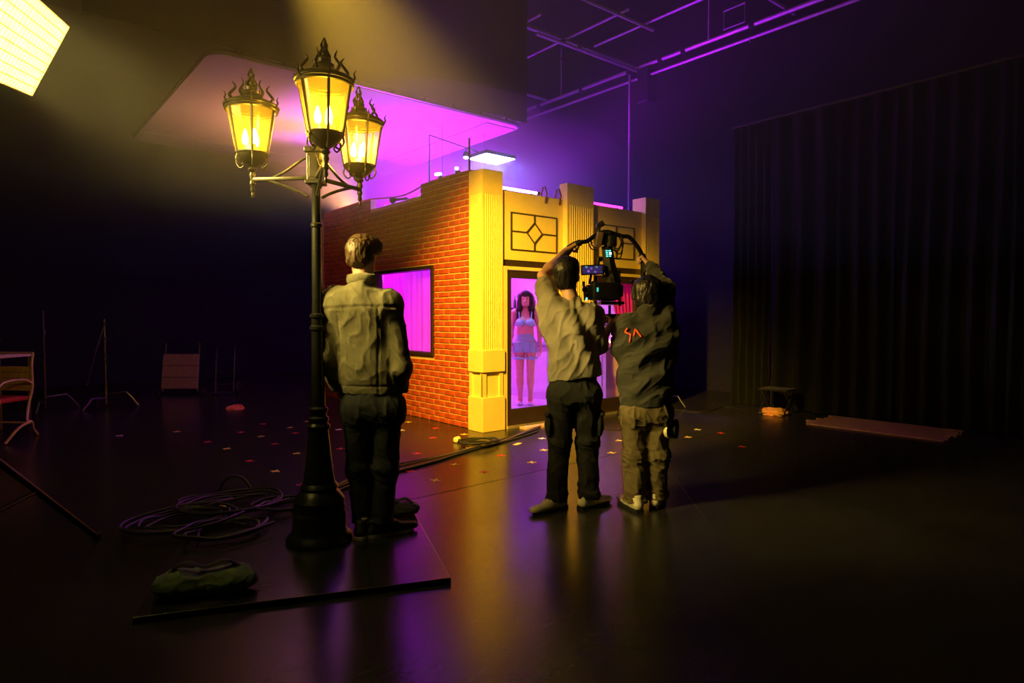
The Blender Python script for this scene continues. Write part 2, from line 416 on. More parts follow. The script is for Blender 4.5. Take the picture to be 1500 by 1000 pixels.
# narrow timber end post at the far end of the brick wall
B().span((WXF - 0.03, BY1, 0), (WXF + 0.12, BY1 + 0.16, 2.95)).obj('end_post', M_ply, setp)
# other set walls (backs of flats), open top
B().span((0.15, 4.33, 0), (3.05, 4.45, 2.9)).obj('back_flat', M_ply, setp)
M_inner = mat('inside_wall_paint', (0.80, 0.76, 0.84), 0.7, var=0.05)
B().span((2.95, 0.22, 0), (3.07, 4.33, 2.78)).obj('side_flat', M_inner, setp)
B().span((0.15, 0.12, 0.0), (2.95, 4.33, 0.02)).obj('shop_floor', mat('pale_shop_floor', (0.62, 0.58, 0.66), 0.35, var=0.1), setp)
B().span((2.925, 0.3, 0.02), (2.95, 4.3, 0.12)).obj('skirting', mat('skirting_paint', (0.35, 0.3, 0.4), 0.5), setp)
# window with pink curtain
win = B()
for lo, hi in (((0.02, WY0 - .03, WZ0 - .03), (0.17, WY1 + .03, WZ0 + .012)), ((0.02, WY0 - .03, WZ1 - .012), (0.17, WY1 + .03, WZ1 + .03)), ((0.02, WY0 - .03, WZ0), (0.17, WY0 + .012, WZ1)), ((0.02, WY1 - .012, WZ0), (0.17, WY1 + .03, WZ1))): win.span(lo, hi, 0.004)
wf = win.obj('window_frame', M_brown, setp)
M_pinkcurt = cloth('pink_curtain', (0.95, 0.22, 0.82), 0.6)
def wcurt(u, v):
    y = WY0 + 0.0 + (WY1 - WY0) * u
    return Vector((0.185 + 0.016 * sin(u * 2 * pi * 13 + 1.5 * sin(u * 9)) + 0.010 * sin(u * 2 * pi * 5.3), y, WZ0 - 0.02 + (WZ1 - WZ0 + 0.05) * v))
q = B().sheet(wcurt, 170, 4); bmesh.ops.solidify(q.bm, geom=q.bm.faces[:], thickness=0.002)
q.obj('window_curtain', M_pinkcurt, setp, smooth=True)
B().span((0.115, WY0 + .012, WZ0 + .012), (0.12, WY1 - .012, WZ1 - .012)).obj('window_pane', glass('window_glass', (1, 1, 1), 0.04), setp)
# ---- columns
def fluted(x0, x1, y0, y1, z0, z1, faces, nf):
    """square shaft outline with half-round flutes on chosen faces ('S' = y0 face, 'W' = x0 face)"""
    def edge(a, b, inward, n):
        a = Vector(a); b = Vector(b); L = (b - a).length; d = (b - a) / L; inw = Vector(inward); pts = []
        mar = 0.022; wv = (L - 2 * mar) / n
        pts.append(a)
        for k in range(n):
            s0 = mar + k * wv; fl = wv * 0.66
            for t in range(6):
                ang = pi * t / 5; s = s0 + (wv - fl) / 2 + fl * (0.5 - 0.5 * cos(ang)); pts.append(a + d * s + inw * (fl * 0.6 * sin(ang)))
        return pts
    pts = []
    pts += edge((x0, y0, 0), (x1, y0, 0), (0, 1, 0), nf) if 'S' in faces else [Vector((x0, y0, 0))]
    pts += [Vector((x1, y0, 0)), Vector((x1, y1, 0))] if 'E' not in faces else [Vector((x1, y0, 0)), Vector((x1, y1, 0))]
    pts += edge((x0, y1, 0), (x0, y0, 0), (1, 0, 0), nf) if 'W' in faces else [Vector((x0, y1, 0))]
    return [(p.x, p.y) for p in pts]
def column(name, x0, x1, y0, y1, faces, nf, ped=0.02):
    zt = 3.01
    c = B(); c.prism(fluted(x0, x1, y0, y1, 0.9, 2.74, faces, nf), 0.93, 2.74)
    c.span((x0, y0, 2.74), (x1, y1, zt))
    o = c.obj(name, M_yellow, setp)
    # pedestal: cap block, panelled die, base block
    B().span((x0 - ped, y0 - ped, 0.69), (x1 + ped, y1, 0.945), 0.006).obj('pedestal_cap', M_yellow, o)
    B().span((x0 - ped, y0 - ped, 0.0), (x1 + ped, y1, 0.40), 0.006).obj('pedestal_base', M_yellow, o)
    d = B(); d.span((x0 + .018, y0 + .018, 0.38), (x1 - .012, y1, 0.70))
    for fx0, fx1 in ((x0 - .002, x0 + .05), (x1 - .05, x1 + .002)): d.span((fx0, y0 - .002, .39), (fx1, y0 + .03, .70))
    if 'W' in faces:
        d.span((x0 - .002, y0 - .001, .39), (x0 + .03, y0 + .05, .70)); d.span((x0 - .002, y1 - .05, .39), (x0 + .03, y1 - .001, .70))
    d.obj('pedestal_die', M_yellow, o)
    return o
column('corner_column', 0.02, 0.315, 0.02, 0.285, 'SW', 9)
column('middle_column', 1.32, 1.80, -0.02, 0.12, 'S', 11)
column('end_column', 2.86, 3.17, -0.02, 0.22, 'S', 8)
# ---- front panels above the doors, with applied diamond tracery
def bay(x0, x1, dx0, dx1):
    o = B().span((x0, 0.055, 2.005), (x1, 0.10, 2.81)).obj('fascia_panel', M_yellow, setp)
    B().span((x0, 0.066, 1.925), (x1, 0.10, 2.005)).obj('lintel_shade_strip', M_brown, setp)  # dark brown strip stands in for the shadow in the gap below the fascia
    fz0, fz1 = 2.125, 2.57; y0, y1 = 0.040, 0.056; t = 0.011
    a, b_ = dx0, dx1; cx, cz = (a + b_) / 2, (fz0 + fz1) / 2; hw, hz_ = 0.125, 0.125
    tr = B()
    tr.span((a, y0, fz0), (b_, y1, fz0 + t)); tr.span((a, y0, fz1 - t), (b_, y1, fz1)); tr.span((a, y0, fz0 + t), (a + t, y1, fz1 - t)); tr.span((b_ - t, y0, fz0 + t), (b_, y1, fz1 - t))
    tr.span((a + t, y0, cz - t / 2), (cx - hw, y1, cz + t / 2)); tr.span((cx + hw, y0, cz - t / 2), (b_ - t, y1, cz + t / 2))
    tr.span((cx - t / 2, y0, fz0 + t), (cx + t / 2, y1, cz - hz_)); tr.span((cx - t / 2, y0, cz + hz_), (cx + t / 2, y1, fz1 - t))
    for (ax, az, bx, bz) in ((-hw, 0, 0, hz_), (0, hz_, hw, 0), (hw, 0, 0, -hz_), (0, -hz_, -hw, 0)):
        p = Vector((cx + ax, (y0 + y1) / 2, cz + az)); e = Vector((cx + bx, (y0 + y1) / 2, cz + bz)); d = e - p
        tr.box((p + e) / 2, (d.length + t * .7, y1 - y0, t), Matrix.Rotation(-math.atan2(d.z, d.x), 3, 'Y'))
    tr.obj('tracery', M_brown, o)
    return o
bay(0.315, 1.32, 0.456, 1.205); bay(1.80, 2.86, 1.945, 2.695)
# ---- glazed doors
M_glass = glass('door_glass', (1, 0.97, 1), 0.05)
def door(x0, x1):
    cs = B()
    cs.span((x0 - 0.075, 0.03, 0), (x0, 0.10, 1.925)); cs.span((x1, 0.03, 0), (x1 + 0.075, 0.10, 1.925)); cs.span((x0 - .001, 0.03, 1.885), (x1 + .001, 0.10, 1.925))
    cs.obj('door_casing', M_yellow, setp)
    d = B(); st = 0.072
    d.span((x0 + .004, 0.045, 0.03), (x0 + st, 0.09, 1.88), 0.003); d.span((x1 - st, 0.045, 0.03), (x1 - .004, 0.09, 1.88), 0.003)
    d.span((x0 + st, 0.045, 1.79), (x1 - st, 0.09, 1.88), 0.003); d.span((x0 + st, 0.045, 0.03), (x1 - st, 0.09, 0.226), 0.003)
    o = d.obj('door', M_brown, setp)
    B().span((x0 + st, 0.064, 0.226), (x1 - st, 0.069, 1.79)).obj('glass_pane', M_glass, o)
    h = B(); h.tube([(x1 - .036, 0.045, 0.98), (x1 - .036, 0.0, 0.98), (x1 - .036, 0.0, 1.16), (x1 - .036, 0.045, 1.16)], 0.008, 8); h.obj('handle', M_steel, o)
    B().span((x0, 0.02, 0.0), (x1, 0.10, 0.03)).obj('threshold', mat('aluminium_sill', (0.75, 0.7, 0.75), 0.35, 0.8), setp)
door(0.39, 1.245); door(1.875, 2.785)
# raw timber kick strip on the floor in front of the door
o = B().box((0.80, -0.10, 0.012), (0.55, 0.13, 0.024)).obj('floor_strip', mat('pale_timber', (0.7, 0.42, 0.24), 0.5)); tag(o, 'pale timber strip on the floor before the first door', 'timber strip')

# ================================================================== LIGHTS AND DRESSING OF THE SET
MAG = (1.0, 0.02, 0.85); VIO = (0.40, 0.06, 1.0)
def area(name, loc, aim, size, sizey, col, watts, spread, parent=None):
    l = bpy.data.lights.new(name, 'AREA'); l.shape = 'RECTANGLE'; l.size = size; l.size_y = sizey; l.color = col; l.energy = watts; l.spread = spread
    o = bpy.data.objects.new(name, l); COL.objects.link(o); o.location = loc
    d = Vector(aim) - Vector(loc); o.rotation_euler = d.to_track_quat('-Z', 'Y').to_euler()
    if parent is not None:
        o.parent = parent; o.matrix_parent_inverse = Matrix.Translation(parent.location).inverted()
    return o
# blue-white LED panel hung over the set
pn = thing('overhead_led_panel', 'bright blue-white square LED panel hung above the shop front', 'led panel', (1.33, 1.54, 3.60))
B().span((-.27, -.22, 0.0), (.27, .22, 0.05), 0.006).obj('housing', M_black_plastic, pn)
B().span((-.255, -.205, -0.008), (.255, .205, 0.001)).obj('diffuser', emit('panel_glow', (0.20, 0.26, 1.0), PANEL), pn)
B().tube([(-.25, 0, .06), (-1.23, -.28, .06), (-1.23, -.28, -.55)], 0.010, 8).obj('boom_arm', M_dark_steel, pn)
# little blue-white lamp hung beside the panel
sl = thing('small_led_lamp', 'small blue-white lamp beside the bright LED panel', 'led lamp', (0.84, 1.49, 3.54))
B().lathe([(0.03, 0.07), (0.045, 0.03), (0.045, 0.0)], 14).obj('housing', M_black_plastic, sl)
B().lathe([(0.04, 0.002), (0.03, -0.02), (0.008, -0.028)], 14).obj('bulb', emit('small_lamp_glow', (0.5, 0.45, 1.0), 14), sl)
B().tube([(0, 0, .07), (0, 0, .115)], 0.006, 6).obj('hanger', M_rubber, sl)
# pink tube lights lying along the top edge behind the fascia
def tubelight(x0, x1, y, z, col, st, label):
    t = thing('tube_light', label, 'tube light', ((x0 + x1) / 2, y, z))
    h = (x1 - x0) / 2
    B().tube([(-h + .05, 0, 0), (h - .05, 0, 0)], 0.017, 10).obj('tube', emit('tube_glow', col, st), t)
    for s in (-1, 1): B().tube([(s * (h - .05), 0, 0), (s * h, 0, 0)], 0.021, 10).obj('end_cap', M_black_plastic, t)
    for s in (-.6, .6): B().box((s * h, 0.0, -.045), (.03, .03, .06)).obj('clip', M_black_plastic, t)
tubelight(0.33, 1.02, 0.17, 2.865, (1.0, 0.35, 0.95), TUBE, 'pinkish white tube light above the first fascia panel')
tubelight(1.86, 2.62, 0.17, 2.855, (1.0, 0.02, 0.60), TUBE * 0.35, 'magenta tube light above the second fascia panel')
# magenta soft light hung inside the set and violet up-light on the back flat
ms = thing('magenta_soft_light', 'magenta soft light hung inside the shop set', 'soft light', (1.55, 2.55, 2.72))
B().span((-.45, -.30, 0.02), (.45, .30, .10), 0.01).obj('housing', M_black_plastic, ms)
B().span((-.43, -.28, 0.005), (.43, .28, .02)).obj('diffuser', emit('magenta_glow', MAG, 6.0), ms)
for s in (-.4, .4): B().tube([(s, 0, .1), (s, 0, 1.58)], 0.006, 6).obj('wire', M_dark_steel, ms)
area('magenta_soft_light_beam', (1.55, 2.55, 2.70), (1.5, 2.2, 0), 0.86, 0.56, (0.90, 0.02, 1.0), ROOM_W, radians(150), ms)
area('front_window_wash', (0.75, 3.6, 2.6), (0.16, 1.9, 1.3), 0.4, 0.3, (1.0, 0.01, 0.85), ROOM_W * 0.22, radians(140), ms)
ul = thing('violet_up_light', 'violet flood lamp on the shop floor aimed up at the silk', 'flood lamp', (1.6, 3.75, 1.55))
B().span((-.32, -.22, 0), (.32, .22, .12), 0.01).obj('housing', M_black_plastic, ul)
B().span((-.3, -.2, .12), (.3, .2, .13)).obj('lens', emit('violet_glow', VIO, 8.0), ul)
B().tube([(0, 0, 0), (0, 0, -1.53)], .02, 8).obj('stand', M_dark_steel, ul)
area('violet_up_light_beam', (1.6, 3.75, 1.70), (1.75, 3.85, 4.3), 0.6, 0.4, (0.42, 0.005, 1.0), VIOLET_W, radians(128), ul)
# white sheet stuffed in the notch of the brick wall, with a rolled cable on it
def sheetfn(u, v):
    y = 1.36 + 1.46 * u
    return Vector((0.19 + 0.05 * noise.noise((u * 9, v * 3, 2.2)) + 0.10 * v, y, 2.80 + 0.19 * v + 0.04 * v * noise.noise((u * 7, 1.1, 0))))
q = B().sheet(sheetfn, 50, 8); bmesh.ops.solidify(q.bm, geom=q.bm.faces[:], thickness=0.003)
o = q.obj('white_bounce_sheet', cloth('white_poly', (0.85, 0.85, 0.92), 0.6), smooth=True); tag(o, 'crumpled white bounce sheet showing in the notch of the brick wall', 'bounce sheet')
t = thing('practical_clamp_lamp', 'dark clamp lamp lying in the notch of the brick wall', 'clamp lamp', (0.10, 2.02, 2.915))
B().tube([(0, -.18, 0.02), (0, .12, 0.045)], 0.018, 8).obj('body', M_black_plastic, t)
B().lathe([(0.02, 0), (0.035, .03), (0.05, .09)], 12, (0, .12, 0.05), Matrix.Rotation(-pi / 2, 3, 'X')).obj('shade', M_black_plastic, t)
B().tube(spline([(0, -.18, .02), (0, -.27, .0), (0.0, -.36, .005), (0.01, -.44, 0.0)], 6), 0.005, 6).obj('cord', M_rubber, t)
def cable(name, pts, r, m, label, cat='cable', group=None, n=8, seg=6):
    o = B().tube(spline(pts, n), r, seg).obj(name, m, smooth=True); tag(o, label, cat, group); return o
M_pinkcable = mat('red_cable', (0.7, 0.03, 0.12), 0.5)
cable('red_cable', [(0.10, 0.5, 3.06), (0.10, 1.2, 3.065), (0.13, 2.0, 3.0), (0.10, 2.9, 3.07), (0.09, 3.6, 3.065), (0.10, 4.3, 3.06)], 0.012, M_pinkcable, 'red cable laid along the top of the brick wall')
for (y, lb) in ((1.0, 'small white-lit clip lamp on the brick wall top near the column'), (0.62, 'tiny clip lamp on the brick wall top beside the corner column')):
    t = thing('clip_lamp', lb, 'clip lamp', (0.10, y, 3.055))
    B().box((0, 0, .02), (.05, .05, .04), None, .004).obj('clip', M_black_plastic, t)
    B().tube([(-.02, -.03, .06), (-.04, .06 if y > .8 else 0.0, .065)], 0.018, 8).obj('bulb', emit('clip_lamp_glow', (0.75, 0.6, 1.0), 9), t)
B().tube([(0.06, 0.33, 2.85), (0.06, 0.33, 3.42)], 0.012, 8).obj('corner_rod', M_black_metal, setp)
# spring clamps on the fascia edge
M_redclamp = mat('clamp_red', (0.14, 0.012, 0.03), 0.45)
for x in (1.01, 1.25):
    t = thing('spring_clamp', 'dark red spring clamp biting the top edge of the fascia', 'clamp', (x, 0.06, 2.81), 0, 'spring clamps on the fascia')
    B().box((0, -.022, -.03), (.026, .014, .10), Matrix.Rotation(.15, 3, 'X'), .004).obj('jaw', M_redclamp, t)
    B().box((0, .06, -.01), (.026, .014, .10), Matrix.Rotation(-.15, 3, 'X'), .004).obj('jaw', M_redclamp, t)
    B().box((0, -.022, .07), (.022, .014, .12), Matrix.Rotation(-.35, 3, 'X'), .004).obj('handle', M_redclamp, t)
    B().box((0, .055, .07), (.022, .014, .12), Matrix.Rotation(.35, 3, 'X'), .004).obj('handle', M_redclamp, t)

# counter with bottles along the inner side wall
ct = thing('shop_counter', 'pale counter along the inner wall of the shop', 'counter', (2.68, 1.5, 0.02))
M_counter = mat('counter_paint', (0.75, 0.66, 0.8), 0.5, var=0.05)
B().span((-.22, -1.15, 0.0), (.23, 1.25, .83), .004).obj('body', M_counter, ct)
B().span((-.26, -1.18, .83), (.24, 1.28, .88), .006).obj('counter_top', mat('counter_top', (0.25, 0.2, 0.28), .35), ct)
for k in range(4): B().span((-.232, -1.08 + k * .58, .10), (-.219, -.56 + k * .58, .76), .004).obj('front_panel', M_counter, ct)
sh = thing('wall_shelf', 'dark wall shelf high on the inner side wall', 'shelf', (2.86, 2.95, 1.46))
B().span((-.10, -.75, 0), (.085, .75, .03), .003).obj('board', M_brown, sh)
for s in (-.55, .55): B().prism([(0.085, 0), (-.08, 0), (0.085, -.16)], -.01, .01, Matrix.Translation((0, s, 0)) @ Matrix.Rotation(pi / 2, 4, 'X')).obj('bracket', M_brown, sh)
random.seed(21)
bl_cols = [('green', (0.05, 0.2, 0.05)), ('brown', (0.2, 0.06, 0.01)), ('clear', (0.7, 0.7, 0.7)), ('blue', (0.05, 0.1, 0.4))]
M_bottles = [(n, mat(n + '_bottle_glass', c, 0.12, spec=0.8)) for n, c in bl_cols]
def bottle(x, y, z, i, s, where, group):
    n, m = M_bottles[i]
    t = thing('bottle', n + ' glass bottle ' + where, 'bottle', (x, y, z), 0, group)
    B().lathe([(.030 * s, 0), (.034 * s, .01 * s), (.034 * s, .15 * s), (.028 * s, .18 * s), (.012 * s, .21 * s), (.011 * s, .27 * s)], 14).obj('glass_body', m, t, True)
    B().lathe([(.013 * s, .27 * s), (.013 * s, .295 * s), (.010 * s, .30 * s)], 10).obj('cap', M_steel, t, True)
for k in range(9): bottle(2.58 + .12 * (k % 2), 1.45 + .115 * k, .90, k % 4, random.uniform(.7, .95), 'in the row on the shop counter', 'bottles on the shop counter')
for k in range(7): bottle(2.86, 2.35 + .17 * k, 1.49, (k + 1) % 4, random.uniform(.6, .85), 'on the dark wall shelf', 'bottles on the wall shelf')
# candles burning on the counter end behind the second door
M_wax = mat('wax', (0.85, 0.6, 0.45), 0.6); M_flame = emit('candle_flame', (1.0, 0.42, 0.05), 40)
for k in range(8):
    x, y = 2.50 + .13 * (k % 3), .36 + .075 * k; h = random.uniform(.05, .13)
    t = thing('candle', 'lit pillar candle on the counter end behind the second door', 'candle', (x, y, .90), 0, 'candles on the shop counter')
    B().lathe([(.022, 0), (.023, .004), (.023, h), (.018, h + .003)], 14).obj('wax', M_wax, t)
    B().lathe([(.002, h), (.007, h + .012), (.006, h + .022), (.001, h + .042)], 8).obj('flame', M_flame, t)
# tied-back curtain and timber panel behind the second door
M_redcurt = cloth('crimson_curtain', (0.8, 0.08, 0.25), 0.35)
def tied(u, v):
    z = .05 + 1.85 * v; pinch = 1 - .62 * math.exp(-((z - .95) / .28) ** 2)
    y = .26 + 0.02; x = 2.88 - (0.52 * pinch * (0.4 + .6 * v)) * u
    return Vector((x, .20 + .02 * sin(u * 2 * pi * 6) , z))
q = B().sheet(tied, 60, 40); bmesh.ops.solidify(q.bm, geom=q.bm.faces[:], thickness=0.003)
o = q.obj('tied_curtain', M_redcurt, smooth=True); tag(o, 'crimson tied-back curtain inside the second door', 'curtain')

# added violet lamp, hidden behind the set to tint smoke, back wall and grid
vl = thing('added_violet_flood', 'added violet flood lamp on a stand hidden behind the shop set', 'flood lamp', (4.6, 3.4, 0))
B().tube([(0, 0, .3), (0, 0, 2.55)], .018, 8).obj('column', M_dark_steel, vl)
for k in range(3):
    a = k * 2 * pi / 3; B().tube([(0, 0, .6), (.45 * cos(a), .45 * sin(a), .012)], .014, 8).obj('leg', M_dark_steel, vl)
B().lathe([(.03, -.08), (.10, -.02), (.11, .02), (.10, .03)], 20, (0, 0, 2.62)).obj('reflector', M_black_metal, vl, True)
B().lathe([(.09, 0), (.075, .06), (.03, .10), (.005, .11)], 18, (0, 0, 2.64)).obj('globe', emit('added_violet_globe', (0.12, 0.0, 1.0), 560.0), vl, True)

BF = Vector((0.62, 3.95, 2.78)); BA = Vector((-1.5, 4.0, 4.3))  # hidden warm flood, added to brighten the left part of the silk
bf = thing('added_bounce_flood', 'added warm flood lamp on a stand hidden inside the shop set, aimed up at the silk', 'flood lamp', (BF.x, BF.y, 0.02))
fq2 = (BA - BF).to_track_quat('-Z', 'Y').to_matrix(); hz0 = Vector((0, 0, BF.z - .02))
B().box(hz0, (.36, .30, .20), fq2, .02).obj('housing', M_black_metal, bf)
B().box(hz0 + fq2 @ Vector((0, 0, -.102)), (.32, .26, .004), fq2).obj('lens', emit('added_bounce_lens', (1.0, 0.42, 0.16), 6.0), bf)
B().tube([(0, 0, .25), (0, 0, BF.z - .08)], .016, 8).obj('column', M_dark_steel, bf)
for k in range(3):
    a = k * 2 * pi / 3; B().tube([(0, 0, .45), (.26 * cos(a), .26 * sin(a), .012)], .012, 8).obj('leg', M_dark_steel, bf)
area('added_bounce_beam', tuple(BF + fq2 @ Vector((0, 0, -.11))), tuple(BA), 0.32, 0.26, (1.0, 0.40, 0.16), BOUNCE_W, radians(100), bf)

# ================================================================== GRIDDED SOFT BOX ON ITS STAND
# measured: outer edge of the box runs R-Bm; the box reaches back over the camera side
WARM = (1.0, 0.70, 0.16)
sb = thing('soft_box', 'glowing warm soft box with egg-crate grid on the tripod stand', 'soft box', (-4.33, -1.95, 2.62))
Rr = Vector((-4.04, -1.76, 2.85)); Bm = Vector((-4.20, -1.64, 2.49))
ed = (Bm - Rr); EL = ed.length; ed.normalize()
nrm = Vector((0.870, -0.184, -0.457)); nrm -= ed * nrm.dot(ed); nrm.normalize()
lon = ed.cross(nrm)
if lon.y > 0: lon = -lon                                     # towards the camera side
LEN = 0.95
base = sb.location
def SBP(a, b, c):                                            # a along the short edge, b along the long side, c out of the face
    return Rr + ed * (a * EL) + lon * (b * LEN) + nrm * c - base
rotm = Matrix((ed, lon, nrm)).transposed()
M_grid = mat('white_grid_fabric', (0.9, 0.8, 0.5), 0.7)
B().box(SBP(.5, .5, -.02), (EL, LEN, .004), rotm).obj('diffuser', emit('soft_box_glow', (1.0, 0.80, 0.22), 17.0), sb)
hb = B(); corners = [SBP(a, b, -.025) for a, b in ((0, 0), (1, 0), (1, 1), (0, 1))]
back = [SBP(.5, .5, -.42) + (rotm @ Vector((sx * .09, sy * .09, 0))) for sx, sy in ((-1, -1), (1, -1), (1, 1), (-1, 1))]
cv = [hb.bm.verts.new(p) for p in corners]; bv = [hb.bm.verts.new(p) for p in back]
for k in range(4): hb.bm.faces.new((cv[k], cv[(k + 1) % 4], bv[(k + 1) % 4], bv[k]))
hb.bm.faces.new(bv); hb.obj('shell', M_black_plastic, sb)
nA, nB = 9, 20
for k in range(nA + 1):
    B().box(SBP(k / nA, .5, .006), (.004, LEN, .024), rotm).obj('grid_strip', M_grid, sb)
for k in range(nB + 1):
    B().box(SBP(.5, k / nB, .006), (EL, .004, .024), rotm).obj('grid_strip', M_grid, sb)
kl = bpy.data.lights.new('soft_box_beam', 'AREA'); kl.shape = 'RECTANGLE'; kl.size = EL * .95; kl.size_y = LEN * .95; kl.color = WARM; kl.energy = KEY_W; kl.spread = radians(52)
ko = bpy.data.objects.new('soft_box_beam', kl); COL.objects.link(ko); ko.parent = sb
kc = SBP(.5, .5, -.014)
ko.location = kc; ko.rotation_euler = (Matrix((ed, (-nrm).cross(ed), -nrm)).transposed()).to_euler()
# overhead fresnel aimed at the shop front, hung from the ceiling above the street lamp
FP = Vector((-3.17, -2.28, 3.80)); FA = Vector((0.75, 0.0, 0.75))
fz = thing('fresnel_lamp', 'black fresnel lamp with barn doors hung from the ceiling above the street lamp', 'spot lamp', FP)
fd = (FA - FP).normalized(); fq = fd.to_track_quat('-Z', 'Y').to_matrix()
B().lathe([(.10, .38), (.14, .34), (.15, .05), (.16, .03), (.16, .0), (.15, -.005)], 24, (0, 0, 0), fq).obj('housing', M_black_metal, fz, True)
B().lathe([(.13, -.006), (.10, -.02), (.05, -.028)], 24, (0, 0, 0), fq).obj('lens', emit('fresnel_lens', (1.0, 0.6, 0.12), 12), fz)
for k in range(4):
    a = k * pi / 2; v = Vector((cos(a), sin(a), 0))
    B().box(fq @ (v * .20 + Vector((0, 0, -.10))), (.004 if k % 2 == 0 else .26, .26 if k % 2 == 0 else .004, .20), fq @ Matrix.Rotation(.45, 3, Vector((-sin(a), cos(a), 0)))).obj('barn_door', M_black_metal, fz)
B().tube([fq @ Vector((-.17, 0, .15)), fq @ Vector((-.17, .0, .15)) + Vector((0, 0, .25)), (0, 0, .36), fq @ Vector((.17, 0, .15)) + Vector((0, 0, .25)), fq @ Vector((.17, 0, .15))], .012, 8).obj('yoke', M_black_metal, fz)
B().tube([(0, 0, .36), (0, 0, ZC - FP.z - .005)], .02, 8).obj('drop_pipe', M_pipe, fz)
fl_ = bpy.data.lights.new('fresnel_beam', 'SPOT'); fl_.energy = SPOT_W; fl_.color = (1.0, 0.56, 0.035); fl_.spot_size = radians(52); fl_.spot_blend = 0.8; fl_.shadow_soft_size = 0.10
flo = bpy.data.objects.new('fresnel_beam', fl_); COL.objects.link(flo); flo.parent = fz; flo.location = fd * .06; flo.rotation_euler = fq.to_euler()
# tripod stand under it
st = thing('light_stand', 'black tripod stand with spread legs carrying the soft box', 'light stand', (-4.66, -2.30, 0))
hub = Vector((0, 0, 0.98))
B().tube([(0, 0, .30), (0, 0, 2.45)], 0.02, 10).obj('column', M_black_metal, st)
B().tube([(0, 0, .95), (0, 0, 1.04)], 0.034, 12).obj('collar', M_black_metal, st)
B().tube([(0, 0, .30), (0, 0, .40)], 0.03, 12).obj('lower_collar', M_black_metal, st)
for ang in (math.atan2(.90, .75), radians(186), radians(272)):
    d = Vector((cos(ang), sin(ang), 0)); ft = d * 1.17 + Vector((0, 0, 0.012)); tp = d * .04 + hub
    lg = B().tube([tp, ft], 0.017, 8).obj('leg', M_black_metal, st)
    mid = tp.lerp(ft, .58)
    B().tube([d * .03 + Vector((0, 0, .35)), mid], 0.011, 8).obj('brace', M_black_metal, st)
    B().tube([ft + Vector((0, 0, .03)), ft - Vector((0, 0, .012))], 0.02, 8).obj('rubber_foot', M_rubber, lg)
B().tube([(0, 0, 2.43), (.05, .05, 2.47), tuple(SBP(.5, .5, -.42) + base - Vector((-4.66, -2.30, 0)))], 0.016, 8).obj('tilt_arm', M_black_metal, st)

# ================================================================== STREET LAMP WITH THREE LANTERNS
M_iron = mat('black_cast_iron', (0.018, 0.019, 0.016), 0.32, 0.35, var=0.25, bump=0.06)
M_iron2 = mat('lantern_iron', (0.03, 0.028, 0.02), 0.35, 0.4, var=0.2)
LPX = Vector((-2.93, -2.33, 0.03))
lp = thing('street_lamp', 'black cast-iron street lamp with three glowing lanterns on scrolled arms', 'street lamp', LPX, -AZ)
B().lathe([(.185, 0), (.190, .012), (.185, .03), (.160, .05), (.150, .075), (.150, .16), (.140, .18), (.146, .20), (.138, .22), (.144, .24), (.130, .262), (.118, .28), (.100, .30), (.108, .315), (.100, .33), (.092, .34)], 32).obj('base', M_iron, lp, True)
B().lathe([(.092, .33), (.080, .40), (.068, .52), (.060, .60), (.056, .645), (.066, .655), (.066, .670), (.052, .685), (.058, .70), (.058, .715), (.046, .725), (.046, .745), (.054, .755), (.054, .768), (.040, .78)], 28).obj('plinth', M_iron, lp, True)
B().lathe([(.039, .77), (.034, 1.20), (.036, 1.215), (.044, 1.222), (.044, 1.238), (.034, 1.248), (.034, 1.285), (.043, 1.292), (.043, 1.306), (.030, 1.316)], 24).obj('lower_shaft', M_iron, lp, True)
B().lathe([(.030, 1.31), (.026, 1.80), (.033, 1.808), (.033, 1.822), (.025, 1.83), (.024, 2.02), (.034, 2.032), (.034, 2.05), (.026, 2.06)], 24).obj('upper_shaft', M_iron, lp, True)
hd = B(); hd.box((0, 0, 2.14), (.085, .085, .16), None, .008); hd.box((0, 0, 2.235), (.105, .105, .03), None, .006); hd.box((0, 0, 2.055), (.10, .10, .02), None, .004)
hdo = hd.obj('head_block', M_iron2, lp)
for k in range(4):
    a = k * pi / 2; c, s = cos(a), sin(a)
    B().box((c * .043, s * .043, 2.14), (.006 if k % 2 == 0 else .05, .05 if k % 2 == 0 else .006, .12), None, .002).obj('face_panel', M_iron2, hdo)
B().lathe([(.022, 2.25), (.026, 2.262), (.014, 2.275), (.020, 2.29), (.012, 2.305), (.016, 2.318), (.004, 2.345)], 14).obj('head_finial', M_iron2, lp, True)
def amber_glass():
    m, nt, N, L = _nt('lantern_glass'); N.remove(N['Principled BSDF'])
    t = N.new('ShaderNodeBsdfTransparent'); t.inputs[0].default_value = (1.0, 0.90, 0.40, 1)
    d = N.new('ShaderNodeBsdfTranslucent'); d.inputs[0].default_value = (1.0, 0.75, 0.12, 1)
    g_ = N.new('ShaderNodeBsdfGlossy'); g_.inputs['Roughness'].default_value = .1
    n = N.new('ShaderNodeTexNoise'); n.inputs['Scale'].default_value = 30; mr = N.new('ShaderNodeMapRange'); mr.inputs[3].default_value = .03; mr.inputs[4].default_value = .09; L.new(n.outputs['Fac'], mr.inputs[0])
    m1 = N.new('ShaderNodeMixShader'); m2 = N.new('ShaderNodeMixShader'); m2.inputs[0].default_value = .07
    L.new(mr.outputs[0], m1.inputs[0]); L.new(t.outputs[0], m1.inputs[1]); L.new(d.outputs[0], m1.inputs[2]); L.new(m1.outputs[0], m2.inputs[1]); L.new(g_.outputs[0], m2.inputs[2]); L.new(m2.outputs[0], N['Material Output'].inputs[0]); return m
M_lglass = amber_glass()
M_bulb = emit('candle_bulb', (1.0, 0.55, 0.06), LANTERN)
def ring(b, r, z, t, seg=36): b.tube([(r * cos(2 * pi * k / seg), r * sin(2 * pi * k / seg), z) for k in range(seg)], t, 8, closed=True)
